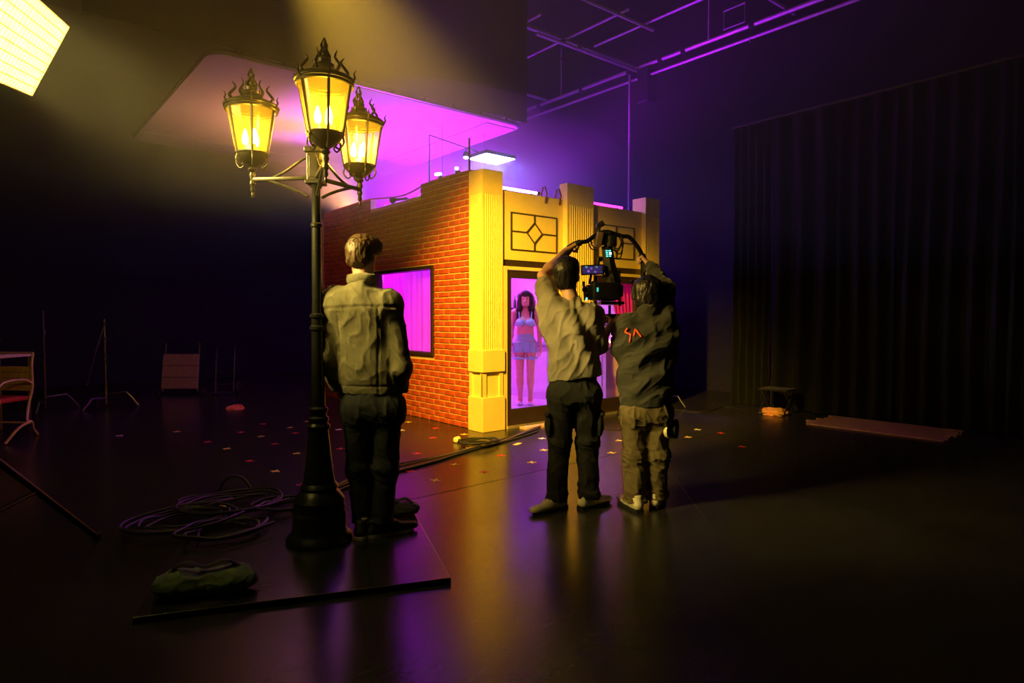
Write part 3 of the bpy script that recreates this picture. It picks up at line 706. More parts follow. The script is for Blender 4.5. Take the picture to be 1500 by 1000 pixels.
RTOP, RBOT, ZG0, ZG1 = 0.135, 0.088, 0.135, 0.385
def lantern(parent, loc, rz):
    # origin at the foot of the lantern where the arm meets its stem
    f = B()
    f.lathe([(.004, -.115), (.010, -.10), (.006, -.085), (.014, -.07), (.010, -.05), (.018, -.035), (.012, -.01), (.020, .01), (.014, .03), (.026, .045), (.018, .06)], 16)
    f.lathe([(.018, .058), (.040, .075), (.070, .095), (RBOT, .118), (RBOT + .004, .135), (RBOT - .005, .137)], 28)
    ring(f, RBOT + .002, ZG0, .007)
    rf = B(); ring(rf, RTOP + .010, ZG1 + .018, .009); ring(rf, RTOP + .003, ZG1, .010)
    rf.lathe([(RTOP + .012, ZG1 + .018), (RTOP + .004, ZG1 + .034), (.112, ZG1 + .046), (.070, ZG1 + .066), (.045, ZG1 + .092), (.050, ZG1 + .100), (.030, ZG1 + .112), (.034, ZG1 + .128), (.012, ZG1 + .15)], 28)
    fo = f.obj('lantern', M_iron2, parent, True); fo.location = loc; fo.rotation_euler = (0, 0, rz)
    rf.obj('roof', M_iron2, fo, True)
    for k in range(6):
        a = k * pi / 3; c, s = cos(a), sin(a)
        r_ = B()
        r_.tube([(c * (RBOT + .003), s * (RBOT + .003), ZG0 - .01), (c * (RTOP + .004), s * (RTOP + .004), ZG1 + .01)], .0075, 6)
        r_.tube([(c * (RTOP + .01), s * (RTOP + .01), ZG1 + .005), (c * (RTOP + .026), s * (RTOP + .026), ZG1 + .03), (c * (RTOP + .020), s * (RTOP + .020), ZG1 + .05), (c * (RTOP + .030), s * (RTOP + .030), ZG1 + .066)], [.007, .006, .004, .002], 6)
        r_.tube(spline([(c * .09, s * .09, ZG0 - .008), (c * .098, s * .098, ZG0 - .045), (c * .075, s * .075, ZG0 - .075), (c * .055, s * .055, ZG0 - .065), (c * .062, s * .062, ZG0 - .05)], 5), .005, 6)
        r_.obj('rib', M_iron2, fo, True)
        a2 = a + pi / 6; c2, s2 = cos(a2), sin(a2)
        g = B(); rt_, rb_ = RTOP * .985, RBOT * .985
        A0, A1 = a + .06, a + pi / 3 - .06
        pts = []
        for (rr_, zz) in ((rb_, ZG0 + .004), (rt_, ZG1 - .004)):
            pts.append([Vector((rr_ * cos(A0 + (A1 - A0) * j / 4), rr_ * sin(A0 + (A1 - A0) * j / 4), zz)) for j in range(5)])
        vv = [[g.bm.verts.new(p) for p in row] for row in pts]
        for j in range(4): g.bm.faces.new((vv[0][j], vv[0][j + 1], vv[1][j + 1], vv[1][j]))
        g.obj('glass_pane', M_lglass, fo, True)
        # flame-shaped curls on the crown
        cr = B(); q0 = .095
        cr.tube(spline([(c2 * q0, s2 * q0, ZG1 + .05), (c2 * (q0 + .022), s2 * (q0 + .022), ZG1 + .075), (c2 * (q0 + .004), s2 * (q0 + .004), ZG1 + .10), (c2 * (q0 - .012), s2 * (q0 - .012), ZG1 + .125), (c2 * (q0 + .006), s2 * (q0 + .006), ZG1 + .152)], 5), [.009] * 6 + [.008] * 5 + [.007] * 4 + [.005] * 3 + [.003] * 2 + [.001], 6)
        cr.obj('crown_curl', M_iron2, fo, True)
    fl = B()
    for k in range(3):
        a = k * 2 * pi / 3; c, s = cos(a), sin(a)
        fl.tube(spline([(c * .012, s * .012, ZG1 + .12), (c * .028, s * .028, ZG1 + .15), (c * .010, s * .010, ZG1 + .18), (c * .016, s * .016, ZG1 + .205), (0, 0, ZG1 + .24)], 5), [.012] * 7 + [.010] * 5 + [.007] * 4 + [.004] * 4 + [.001], 6)
    fl.obj('flame_finial', M_iron2, fo, True)
    for k in range(3):
        a = k * 2 * pi / 3 + .4; x, y = .036 * cos(a), .036 * sin(a)
        B().lathe([(.010, .137), (.010, .185), (.012, .187)], 10, (x, y, 0)).obj('candle_sleeve', M_wax, fo)
        B().lathe([(.009, .187), (.017, .205), (.018, .222), (.011, .25), (.003, .275)], 12, (x, y, 0)).obj('bulb', M_bulb, fo, True)
    return fo
ZARM = 2.085
for ang in (172, -66, 64):
    a = radians(ang); R_ = .385; d = Vector((cos(a), sin(a), 0))
    ar = B()
    ar.box(d * (.04 + (R_ - .04) / 2) + Vector((0, 0, ZARM)), (R_ - .04, .022, .022), Matrix.Rotation(a, 3, 'Z'), .004)
    ar.tube(bez(d * .05 + Vector((0, 0, 1.98)), d * .12 + Vector((0, 0, 2.02)), d * .20 + Vector((0, 0, 2.05)), d * .30 + Vector((0, 0, ZARM - .005)), 10), .009, 8)
    ar.tube(bez(d * .05 + Vector((0, 0, 2.20)), d * .10 + Vector((0, 0, 2.19)), d * .16 + Vector((0, 0, 2.12)), d * .26 + Vector((0, 0, ZARM + .008)), 10), .008, 8)
    ar.obj('arm', M_iron2, lp, True)
    lantern(lp, d * R_ + Vector((0, 0, ZARM + .01)), a)

# ================================================================== PEOPLE: implicit surfaces turned into one continuous skin each
class SDF:
    def __init__(s, lo, hi, h):
        s.lo = np.array(lo, float); s.h = h
        s.n = np.ceil((np.array(hi, float) - s.lo) / h).astype(int) + 1
        s.ax = [s.lo[i] + np.arange(s.n[i]) * h for i in range(3)]
        s.A = np.full(s.n, 0.15, np.float32)
    def _win(s, lo, hi):
        i0 = np.clip(np.floor((np.array(lo) - s.lo) / s.h).astype(int), 0, s.n); i1 = np.clip(np.ceil((np.array(hi) - s.lo) / s.h).astype(int) + 1, 0, s.n)
        sl = tuple(slice(a, b) for a, b in zip(i0, i1))
        X = s.ax[0][sl[0]][:, None, None]; Y = s.ax[1][sl[1]][None, :, None]; Z = s.ax[2][sl[2]][None, None, :]
        return sl, X, Y, Z
    def _add(s, sl, d, k):
        a = s.A[sl]; d = d.astype(np.float32)
        if k > 0:
            hh = np.maximum(k - np.abs(a - d), 0) / k; s.A[sl] = np.minimum(a, d) - hh * hh * k * 0.25
        else: s.A[sl] = np.minimum(a, d)
    def cap(s, a, b, ra, rb=None, k=0.02, sc=(1, 1, 1)):
        rb = ra if rb is None else rb; a = np.array(a, float); b = np.array(b, float); sc = np.array(sc, float)
        pad = max(ra, rb) * sc.max() + k + 2 * s.h
        sl, X, Y, Z = s._win(np.minimum(a, b) - pad, np.maximum(a, b) + pad)
        if min(s.A[sl].shape) == 0: return s
        A = a / sc; D = b / sc - A; px, py, pz = X / sc[0] - A[0], Y / sc[1] - A[1], Z / sc[2] - A[2]
        t = np.clip((px * D[0] + py * D[1] + pz * D[2]) / max(D @ D, 1e-9), 0, 1)
        d = np.sqrt((px - D[0] * t) ** 2 + (py - D[1] * t) ** 2 + (pz - D[2] * t) ** 2) - (ra + (rb - ra) * t)
        s._add(sl, d * sc.min(), k); return s
    def _elld(s, c, r, R, pad):
        c = np.array(c, float); r = np.array(r, float); m = r.max() + pad
        sl, X, Y, Z = s._win(c - m, c + m)
        x, y, z = X - c[0], Y - c[1], Z - c[2]
        if R is not None:
            R = np.array(R); x, y, z = (x * R[0, 0] + y * R[1, 0] + z * R[2, 0], x * R[0, 1] + y * R[1, 1] + z * R[2, 1], x * R[0, 2] + y * R[1, 2] + z * R[2, 2])
        k0 = np.sqrt((x / r[0]) ** 2 + (y / r[1]) ** 2 + (z / r[2]) ** 2); k1 = np.sqrt((x / r[0] ** 2) ** 2 + (y / r[1] ** 2) ** 2 + (z / r[2] ** 2) ** 2)
        return sl, k0 * (k0 - 1) / np.maximum(k1, 1e-6)
    def ell(s, c, r, R=None, k=0.02):
        sl, d = s._elld(c, r, R, k + 2 * s.h)
        if min(s.A[sl].shape): s._add(sl, d, k)
        return s
    def sub(s, c, r, R=None, k=0.01):
        sl, d = s._elld(c, r, R, k + 3 * s.h)
        a = s.A[sl]; d = -d.astype(np.float32); hh = np.maximum(k - np.abs(a - d), 0) / k
        s.A[sl] = np.maximum(a, d) + hh * hh * k * 0.25; return s
    def cut(s, p, n):
        """keep what lies below the plane through p with outward normal n"""
        p = np.array(p, float); n = np.array(n, float); n /= np.linalg.norm(n)
        d = (s.ax[0][:, None, None] - p[0]) * n[0] + (s.ax[1][None, :, None] - p[1]) * n[1] + (s.ax[2][None, None, :] - p[2]) * n[2]
        s.A = np.maximum(s.A, d.astype(np.float32)); return s
    def polys(s):
        A = s.A; A[0] = A[-1] = 0.1; A[:, 0] = A[:, -1] = 0.1; A[:, :, 0] = A[:, :, -1] = 0.1
        I = A < 0
        cnt = np.zeros(tuple(np.array(A.shape) - 1), np.int8)
        offs = [(i, j, k) for i in (0, 1) for j in (0, 1) for k in (0, 1)]
        sh = cnt.shape
        for i, j, k in offs: cnt += I[i:i + sh[0], j:j + sh[1], k:k + sh[2]]
        ci = np.argwhere((cnt > 0) & (cnt < 8))
        idx = np.full(sh, -1, np.int64); idx[tuple(ci.T)] = np.arange(len(ci))
        V = np.stack([A[ci[:, 0] + i, ci[:, 1] + j, ci[:, 2] + k] for i, j, k in offs], 1).astype(float)
        acc = np.zeros((len(ci), 3)); num = np.zeros((len(ci), 1)); O = np.array(offs, float)
        for a in range(8):
            for b in range(a + 1, 8):
                if np.abs(O[a] - O[b]).sum() != 1: continue
                m = (V[:, a] < 0) != (V[:, b] < 0)
                t = (V[m, a] / (V[m, a] - V[m, b]))[:, None]
                acc[m] += O[a] + t * (O[b] - O[a]); num[m] += 1
        P = s.lo + (ci + acc / num) * s.h
        Q = []
        for ax in range(3):
            o1, o2 = [(1, 2), (2, 0), (0, 1)][ax]
            lo_ = [slice(None)] * 3; hi_ = [slice(None)] * 3; lo_[ax] = slice(None, -1); hi_[ax] = slice(1, None)
            e = np.argwhere(I[tuple(lo_)] != I[tuple(hi_)])
            ok = (e[:, o1] > 0) & (e[:, o2] > 0) & (e[:, o1] < sh[o1]) & (e[:, o2] < sh[o2]); e = e[ok]
            def cell(d1, d2):
                q = e.copy(); q[:, o1] += d1; q[:, o2] += d2; return idx[q[:, 0], q[:, 1], q[:, 2]]
            q = np.stack([cell(-1, -1), cell(0, -1), cell(0, 0), cell(-1, 0)], 1)
            ins = I[e[:, 0], e[:, 1], e[:, 2]]; q[~ins] = q[~ins][:, ::-1]; Q.append(q)
        Q = np.concatenate(Q); Q = Q[(Q >= 0).all(1)]
        return P, Q
    def obj(s, name, m, parent, disp=None, smooth_it=1):
        P, Q = s.polys()
        for _ in range(smooth_it):
            acc = np.zeros_like(P); n = np.zeros((len(P), 1))
            for a, b in ((0, 1), (1, 2), (2, 3), (3, 0)):
                np.add.at(acc, Q[:, a], P[Q[:, b]]); np.add.at(acc, Q[:, b], P[Q[:, a]]); np.add.at(n, Q[:, a], 1); np.add.at(n, Q[:, b], 1)
            P = P * 0.5 + 0.5 * acc / np.maximum(n, 1)
        if disp is not None:
            N = np.zeros_like(P); fn = np.cross(P[Q[:, 2]] - P[Q[:, 0]], P[Q[:, 3]] - P[Q[:, 1]])
            for a in range(4): np.add.at(N, Q[:, a], fn)
            N /= np.maximum(np.linalg.norm(N, axis=1, keepdims=True), 1e-12)
            P = P + N * np.array([disp(p) for p in P.tolist()])[:, None]
        me = bpy.data.meshes.new(name)
        me.vertices.add(len(P)); me.vertices.foreach_set('co', P.astype(np.float32).ravel())
        me.loops.add(len(Q) * 4); me.loops.foreach_set('vertex_index', Q.astype(np.int32).ravel())
        me.polygons.add(len(Q)); me.polygons.foreach_set('loop_start', np.arange(0, len(Q) * 4, 4, dtype=np.int32))
        me.update(calc_edges=True); me.validate()
        me.polygons.foreach_set('use_smooth', np.ones(len(me.polygons), bool))
        return link(name, me, m, parent)

def unit(v): v = np.array(v, float); return v / np.linalg.norm(v)
def rotz(a): return np.array([[cos(a), -sin(a), 0], [sin(a), cos(a), 0], [0, 0, 1]])
def rotx(a): return np.array([[1, 0, 0], [0, cos(a), -sin(a)], [0, sin(a), cos(a)]])
def roty(a): return np.array([[cos(a), 0, sin(a)], [0, 1, 0], [-sin(a), 0, cos(a)]])

def head(s, c, R, k=1.0):
    """skull, jaw, nose, lips, eye sockets, ears; +y of R is where the face looks"""
    c = np.array(c, float); T = lambda x, y, z: c + R @ (np.array([x, y, z]) * k)
    s.ell(T(0, -.012, .028), np.array((.076, .096, .090)) * k, R, .02)
    s.ell(T(0, .028, -.030), np.array((.064, .066, .092)) * k, R, .03)
    s.cap(T(-.035, .03, -.085), T(.035, .03, -.085), .024 * k, None, .03)
    s.ell(T(0, .070, -.098), np.array((.026, .022, .020)) * k, R, .025)
    s.cap(T(0, .092, .008), T(0, .112, -.034), .008 * k, .013 * k, .012)
    s.cap(T(-.014, .100, -.040), T(.014, .100, -.040), .008 * k, None, .01)
    s.cap(T(-.045, .078, .018), T(.045, .078, .018), .013 * k, None, .02)
    s.cap(T(-.018, .090, -.066), T(.018, .090, -.066), .009 * k, None, .008)
    for sx in (-1, 1):
        s.sub(T(sx * .031, .098, .001), np.array((.018, .014, .012)) * k, R, .012)
        s.ell(T(sx * .079, -.008, -.012), np.array((.011, .023, .034)) * k, R @ rotz(sx * .35), .008)
def hand(s, w, d, n, side, curl=(.35, .5, .4), thumb=(.5, .6, .35), sc=1.0):
    """w wrist, d towards the knuckles, n the way the palm faces, side +1/-1 picks the thumb side"""
    w = np.array(w, float); d = unit(d); n = np.array(n, float); n = unit(n - d * (n @ d)); l = np.cross(d, n) * side
    kn = []
    for i, (off, L, mp) in enumerate(((.030, .072, .086), (.010, .080, .090), (-.010, .074, .086), (-.029, .058, .078))):
        b0 = w + l * off * .45 * sc + d * .012 * sc; k0 = w + d * mp * sc + l * off * sc
        s.cap(b0, k0, .0135 * sc, .0115 * sc, .014)
        p = k0; ang = 0
        for f, c in zip((.45, .31, .24), curl):
            ang += c * (1 + .08 * i); v = d * cos(ang) + n * sin(ang)
            q = p + v * L * f * sc; s.cap(p, q, (.0098 - .0006 * i) * sc, (.0086 - .0006 * i) * sc, .005); p = q
    p = w + d * .028 * sc + l * .022 * sc
    v = unit(d * thumb[0] + l * thumb[1] + n * thumb[2]); q = p + v * .042 * sc; s.cap(p, q, .015 * sc, .011 * sc, .012)
    v2 = unit(d * (thumb[0] + .5) + l * thumb[1] * .35 + n * (thumb[2] + .25)); r = q + v2 * .034 * sc; s.cap(q, r, .011 * sc, .0095 * sc, .006)
    v3 = unit(d * (thumb[0] + .6) + n * (thumb[2] + .5)); s.cap(r, r + v3 * .024 * sc, .0095 * sc, .008 * sc, .005)
def skin_body(s, J, R, hk, hands, fem=False):
    w = 1.0 if not fem else .84
    s.cap(J['hipL'], J['hipR'], .095 * (.92 if fem else 1), None, .05, (1, .85, 1))
    s.cap(J['pelvis'], J['waist'], .115, .100 * (1 if not fem else .92), .05, (1.12, .80, 1))
    s.cap(J['waist'], J['chest'], .104 * (1 if not fem else .9), .125 * w, .05, (1.2, .80, 1))
    s.cap(J['shL'], J['shR'], .058 * w, None, .06)
    s.cap(J['neck'], J['head'] - np.array([0, .01, .03]), .052 * (1 if not fem else .8), .048 * (1 if not fem else .8), .025)
    head(s, J['head'], R, hk)
    for q in 'LR':
        s.ell(J['sh' + q], (.060 * w, .058 * w, .062 * w), None, .03)
        s.cap(J['sh' + q], J['el' + q], .047 * w, .036 * w, .02)
        s.cap(J['el' + q], J['wr' + q], .039 * w, .026 * w, .015)
        m = J['el' + q] * .72 + J['wr' + q] * .28; s.ell(m, (.042 * w,) * 3, None, .03)
        lg = 1.0 if fem else .86; s.cap(J['hip' + q], J['kn' + q], .086 * lg, .055 * lg, .03); s.cap(J['kn' + q], J['an' + q], .053 * lg, .034, .02)
        cm = J['kn' + q] * .68 + J['an' + q] * .32 - np.array([0, .012, 0]); s.ell(cm, (.053 * lg, .055 * lg, .10), None, .03)
        t = unit((J['toe' + q] - J['an' + q]) * np.array([1, 1, 0])); b0 = J['an' + q] * np.array([1, 1, 0]) + np.array([0, 0, J['toe' + q][2]])
        s.cap(J['an' + q], b0 - t * .045 + np.array([0, 0, .026]), .034, .026, .02); s.cap(b0 + np.array([0, 0, .026]), J['toe' + q] + np.array([0, 0, .014]), .028, .020, .02)
        hd_ = hands[q]; hand(s, J['wr' + q], hd_[0], hd_[1], hd_[2], *hd_[3:])
def eyes(J, R, k, parent):
    me_w = B().ball((0, 0, 0), .0115 * k, 12).mesh(True)
    for sx in (-1, 1):
        o = link('eye', me_w, M_eye, parent); o.location = J['head'] + R @ (np.array([sx * .031, .084, .002]) * k)
def shoe(name, an, toe, zf, m, msole, parent, L=.285):
    """one shoe from ankle and toe points, sole resting at height zf"""
    t = unit((toe - an) * np.array([1, 1, 0])); r = np.cross(t, [0, 0, 1.0]); c = np.array([an[0], an[1], zf])
    s = SDF(c - .34, c + .34 + np.array([0, 0, -.1]), .006)
    hl = c - t * .055; tp = c + t * (L - .085)
    s.cap(hl + [0, 0, .042], c + t * .08 + [0, 0, .046], .036, .040, .02); s.cap(c + t * .06 + [0, 0, .040], tp + [0, 0, .026], .043, .034, .02, (1, 1, .8))
    s.cap(c + [0, 0, .05] - t * .01, c + [0, 0, .105] - t * .012, .042, .045, .02)
    s.cap(hl + [0, 0, .05], hl + [0, 0, .09] + t * .008, .030, .03, .02)
    s.cut(c + [0, 0, .016], (0, 0, -1)); s.cut(c + [0, 0, .112], (0, 0, 1))
    o = s.obj(name, m, parent)
    M = Matrix((Vector(t), Vector(-r), Vector((0, 0, 1)))).transposed().to_4x4(); M.translation = Vector(c)
    out = [(-.093, -.018), (-.088, .028), (-.05, .040), (.02, .040), (.09, .050), (.15, .048), (.195, .028), (.205, 0), (.195, -.026), (.15, -.044), (.09, -.046), (.02, -.038), (-.05, -.040), (-.088, -.030)]
    out = [(x * L / .285, y) for x, y in out]
    q = B().prism(out, .001, .022, M); q.obj('sole', msole, o)
    lc = B()
    for k in range(4):
        p = c + t * (.055 + .026 * k) + np.array([0, 0, .098 - .016 * k]); lc.tube([tuple(p - r * .026), tuple(p + np.array([0, 0, .008])), tuple(p + r * .026)], .0035, 5)
    lc.obj('laces', msole, o)
    return o
def folds(seed, amp, fs=(9, 9, 4), extra=None, lean=0.0):
    """cloth creases: ridged noise stretched along a leaning axis, plus a little fine rumple"""
    cl, sl_ = cos(lean), sin(lean)
    def f(p):
        x = p[0] * cl + p[2] * sl_; z = -p[0] * sl_ + p[2] * cl
        wx = .05 * noise.noise((p[0] * 6, p[1] * 6, p[2] * 6 + seed))
        a = noise.noise(((x + wx) * fs[0] + seed, p[1] * fs[1], (z + wx) * fs[2])); b = noise.noise((x * fs[0] * 2.1, p[1] * fs[1] * 2.1 + seed, z * fs[2] * 2.3)); c = noise.noise((p[0] * 30 + seed, p[1] * 30, p[2] * 26))
        r = 1 - min(1, abs(a) * 3.2); r2 = 1 - min(1, abs(b) * 3.0)
        v = amp * (1.1 * r * r - .35 + .55 * r2 * r2 - .2) + amp * .14 * c
        if extra: v += extra(p)
        return v
    return f
def hairdisp(seed, amp=.006):
    def f(p):
        x, y, z = p[0] + .01 * noise.noise((p[0] * 25, p[1] * 25, p[2] * 25)), p[1], p[2]
        return amp * .8 * noise.noise((x * 48 + seed, y * 48, z * 16)) + amp * .6 * noise.noise((x * 130, y * 130 + seed, z * 30))
    return f
class Frame:
    """a person's own frame: x to the camera's right, y away from it, z up, origin on the floor"""
    def __init__(s, u, depth, zf=0.0):
        s.d = depth; s.x = (u - 750) / F_PX * depth; s.w = Vector(CAM + FW * depth + RT * s.x); s.w.z = 0
    def __call__(s, u, v, dy=0.0):
        r = ray(u, v); p = r * ((s.d + dy) / (r @ FW)); return np.array([p @ RT - s.x, dy, p[2] + CAM[2]])
M_skin = mat('skin', (0.62, 0.36, 0.25), 0.5, var=0.06, scale=20)
M_skin_f = mat('skin_fair', (0.80, 0.42, 0.36), 0.45, var=0.05, scale=20)
M_eye = mat('eye', (0.25, 0.22, 0.2), 0.2)
M_sole = mat('white_sole', (0.75, 0.72, 0.62), 0.6)
def up(p, dz=0, dx=0, dy=0): return np.array(p, float) + np.array([dx, dy, dz])

# ------------------------------------------------ person leaning by the lamp, olive jacket, seen from behind
def person_jacket():
    f = Frame(553, 3.80); z0 = .03
    t = thing('person', 'person in an olive jacket and dark jeans standing beside the street lamp', 'person', f.w, -AZ)
    J = dict(head=f(530, 377, .03), neck=f(530, 412, .0), shL=f(491, 442, .0), shR=f(570, 446, .02), chest=f(531, 470, .0), waist=f(542, 540, .0), pelvis=f(546, 588, .0),
             elL=f(478, 523, -.03), wrL=f(503, 580, .10), elR=f(587, 540, -.03), wrR=f(581, 588, .09),
             hipL=f(525, 600, 0), hipR=f(567, 600, 0), knL=f(527, 692, .03), knR=f(565, 690, .03), anL=f(533, 776, -.01), anR=f(558, 774, .0))
    J['toeL'] = np.array([J['anL'][0] + .03, J['anL'][1] + .17, z0 + .012]); J['toeR'] = np.array([J['anR'][0] + .15, J['anR'][1] + .09, z0 + .012])
    R = rotz(-.18) @ rotx(-.12)
    s = SDF((-.5, -.35, .0), (.42, .45, 1.90), .0065)
    skin_body(s, J, R, 1.0, {'L': ((.15, .1, -1), (1, .2, 0), -1, (.5, .6, .4)), 'R': ((-.1, .1, -1), (-1, .2, 0), 1, (.5, .6, .4))})
    s.obj('body', M_skin, t)
    eyes(J, R, 1.0, t)
    # hair: short back and sides, fuller on top and swept to the right
    h = SDF(J['head'] - .2, J['head'] + .2, .0055); c = J['head']; T = lambda x, y, z: c + R @ np.array([x, y, z])
    h.ell(T(0, -.024, .038), (.085, .094, .090), R, .02); h.ell(T(.012, .02, .085), (.085, .092, .050), R, .03); h.ell(T(.045, .055, .070), (.050, .055, .045), R, .03)
    h.ell(T(0, -.05, -.015), (.072, .055, .060), R, .03)
    h.sub(T(0, .115, -.035), (.075, .07, .085), R, .015)
    for sx in (-1, 1): h.sub(T(sx * .088, .01, -.035), (.022, .034, .040), R, .01)
    h.obj('hair', mat('brown_hair', (0.055, 0.030, 0.012), 0.5, var=0.4, scale=60, stretch=(1, 1, .3)), t, hairdisp(1, .009))
    # denim-style jacket with collar, yoke seam and waistband
    mj = mat('olive_jacket', (0.125, 0.115, 0.062), 0.85, var=0.12, scale=25, bump=0.3, bscale=160, sheen=.2)
    s = SDF((-.5, -.35, .6), (.45, .45, 1.75), .007)
    s.cap(J['chest'], up(J['waist'], -.02), .150, .138, .05, (1.22, .84, 1)); s.cap(up(J['waist']), up(J['pelvis'], .055), .138, .132, .05, (1.24, .86, 1))
    s.cap(up(J['shL'], .0, .015), up(J['shR'], .0, -.015), .078, None, .07); s.cap(J['neck'] + [0, -.005, -.06], J['neck'] + [0, 0, .0], .085, .070, .05)
    s.cap(up(J['shL'], -.02, .05, -.02), up(J['shR'], -.02, -.05, -.02), .098, None, .05)
    for q in 'LR':
        s.ell(J['sh' + q], (.082, .082, .085), None, .04); s.cap(J['sh' + q], J['el' + q], .076, .062, .03); s.cap(J['el' + q], J['wr' + q] * .93 + J['el' + q] * .07, .064, .052, .025)
    s.cut(up(J['pelvis'], .052), (0, 0, -1)); s.sub(J['neck'] + [0, .02, .075], (.062, .062, .075), None, .01)
    zc, zw = J['chest'][2], J['pelvis'][2] + .10
    def seam(p):
        v = 0
        zy = zc + .072 + .012 * cos(p[0] * 6)
        if abs(p[2] - zy) < .012 and p[1] < .02 and abs(p[0] - J['chest'][0]) < .21: v -= .006 * (1 - abs(p[2] - zy) / .012)
        if abs(p[2] - zw) < .010 and abs(p[0] - J['waist'][0]) < .20: v -= .006 * (1 - abs(p[2] - zw) / .010)
        if abs(abs(p[0] - J['chest'][0]) - .115) < .007 and p[2] < zy and p[1] < -.03: v -= .004
        return v
    s.obj('jacket', mj, t, folds(3.1, .0065, (8, 8, 5), seam, .5))
    cl = SDF(J['neck'] - .2, J['neck'] + .2, .006)
    for k in range(13):
        a = pi * (.02 + .96 * k / 12) + pi; p = J['neck'] + [.078 * cos(a), .072 * sin(a) + .012, .012]
        if k: cl.cap(pp, p, .013, None, .012, (1, 1, 1.9))
        pp = p
    cl.obj('collar', mj, t, folds(8, .003))
    mjn = mat('dark_jeans', (0.012, 0.015, 0.019), 0.85, var=0.2, scale=40, bump=0.2, bscale=200)
    trousers(t, J, mjn, z0 + .085, (.114, .094, .070, .062), 5.0, .006)
    msh = mat('dark_sneaker', (0.04, 0.038, 0.035), 0.7)
    for q in 'LR':
        shoe('shoe', J['an' + q], J['toe' + q], z0, msh, M_sole, t)
        B().lathe([(.044, 0), (.047, .008), (.046, .03), (.043, .036)], 16, Vector(up(J['an' + q] * [1, 1, 0], z0 + .088, -.003, -.006))).obj('sock_cuff', M_sole, t, True)
    return t
def trousers(t, J, m, zhem, rad, seed, amp, pockets=False, name='trousers'):
    rh, rt_, rk, ra = rad
    s = SDF((-.42, -.35, .0), (.42, .42, 1.20), .007)
    s.cap(J['hipL'], J['hipR'], rh, None, .05, (1, .95, 1)); s.cap(J['pelvis'], up(J['pelvis'], .09), rh + .012, rh - .002, .05, (1.18, .92, 1))
    for q in 'LR':
        hp, kn, an = J['hip' + q], J['kn' + q], J['an' + q]
        s.cap(hp, kn, rt_, rk, .03); s.cap(kn, up(an, -.02), rk, ra, .03)
        s.ell(up(an, .03), (ra + .008, ra + .008, .05), None, .03); s.ell(up(kn, .03, 0, -.02), (rk + .004, rk + .002, .05), None, .03)
        if pockets:
            sx = -1 if q == 'L' else 1; pc = hp * .42 + kn * .58 + np.array([sx * (rt_ * .80), -.01, 0]); s.ell(pc, (.028, .075, .095), None, .015)
            s.cap(pc + [sx * .012, -.07, .075], pc + [sx * .012, .06, .075], .017, None, .01)
    s.cut((0, 0, zhem), (0, 0, -1)); s.cut(up(J['pelvis'], .12), (0, 0, 1))
    kz = (J['knL'][2] + .0, J['knR'][2] + .02, J['anL'][2] + .06)
    def ex(p):
        # creases bunch at the back of the knee and stack at the hem
        w_ = .8 * math.exp(-((p[2] - kz[0]) / .10) ** 2) + 1.0 * math.exp(-((p[2] - kz[2]) / .09) ** 2) + .5 * math.exp(-((p[2] - J['hipL'][2] + .06) / .09) ** 2)
        n_ = noise.noise((p[0] * 9 + seed, p[1] * 9, p[2] * 24 + p[0] * 9)); r_ = 1 - min(1, abs(n_) * 3)
        return amp * 1.3 * w_ * (r_ * r_ - .3)
    return s.obj(name, m, t, folds(seed, amp, (9, 9, 4), ex, .25))

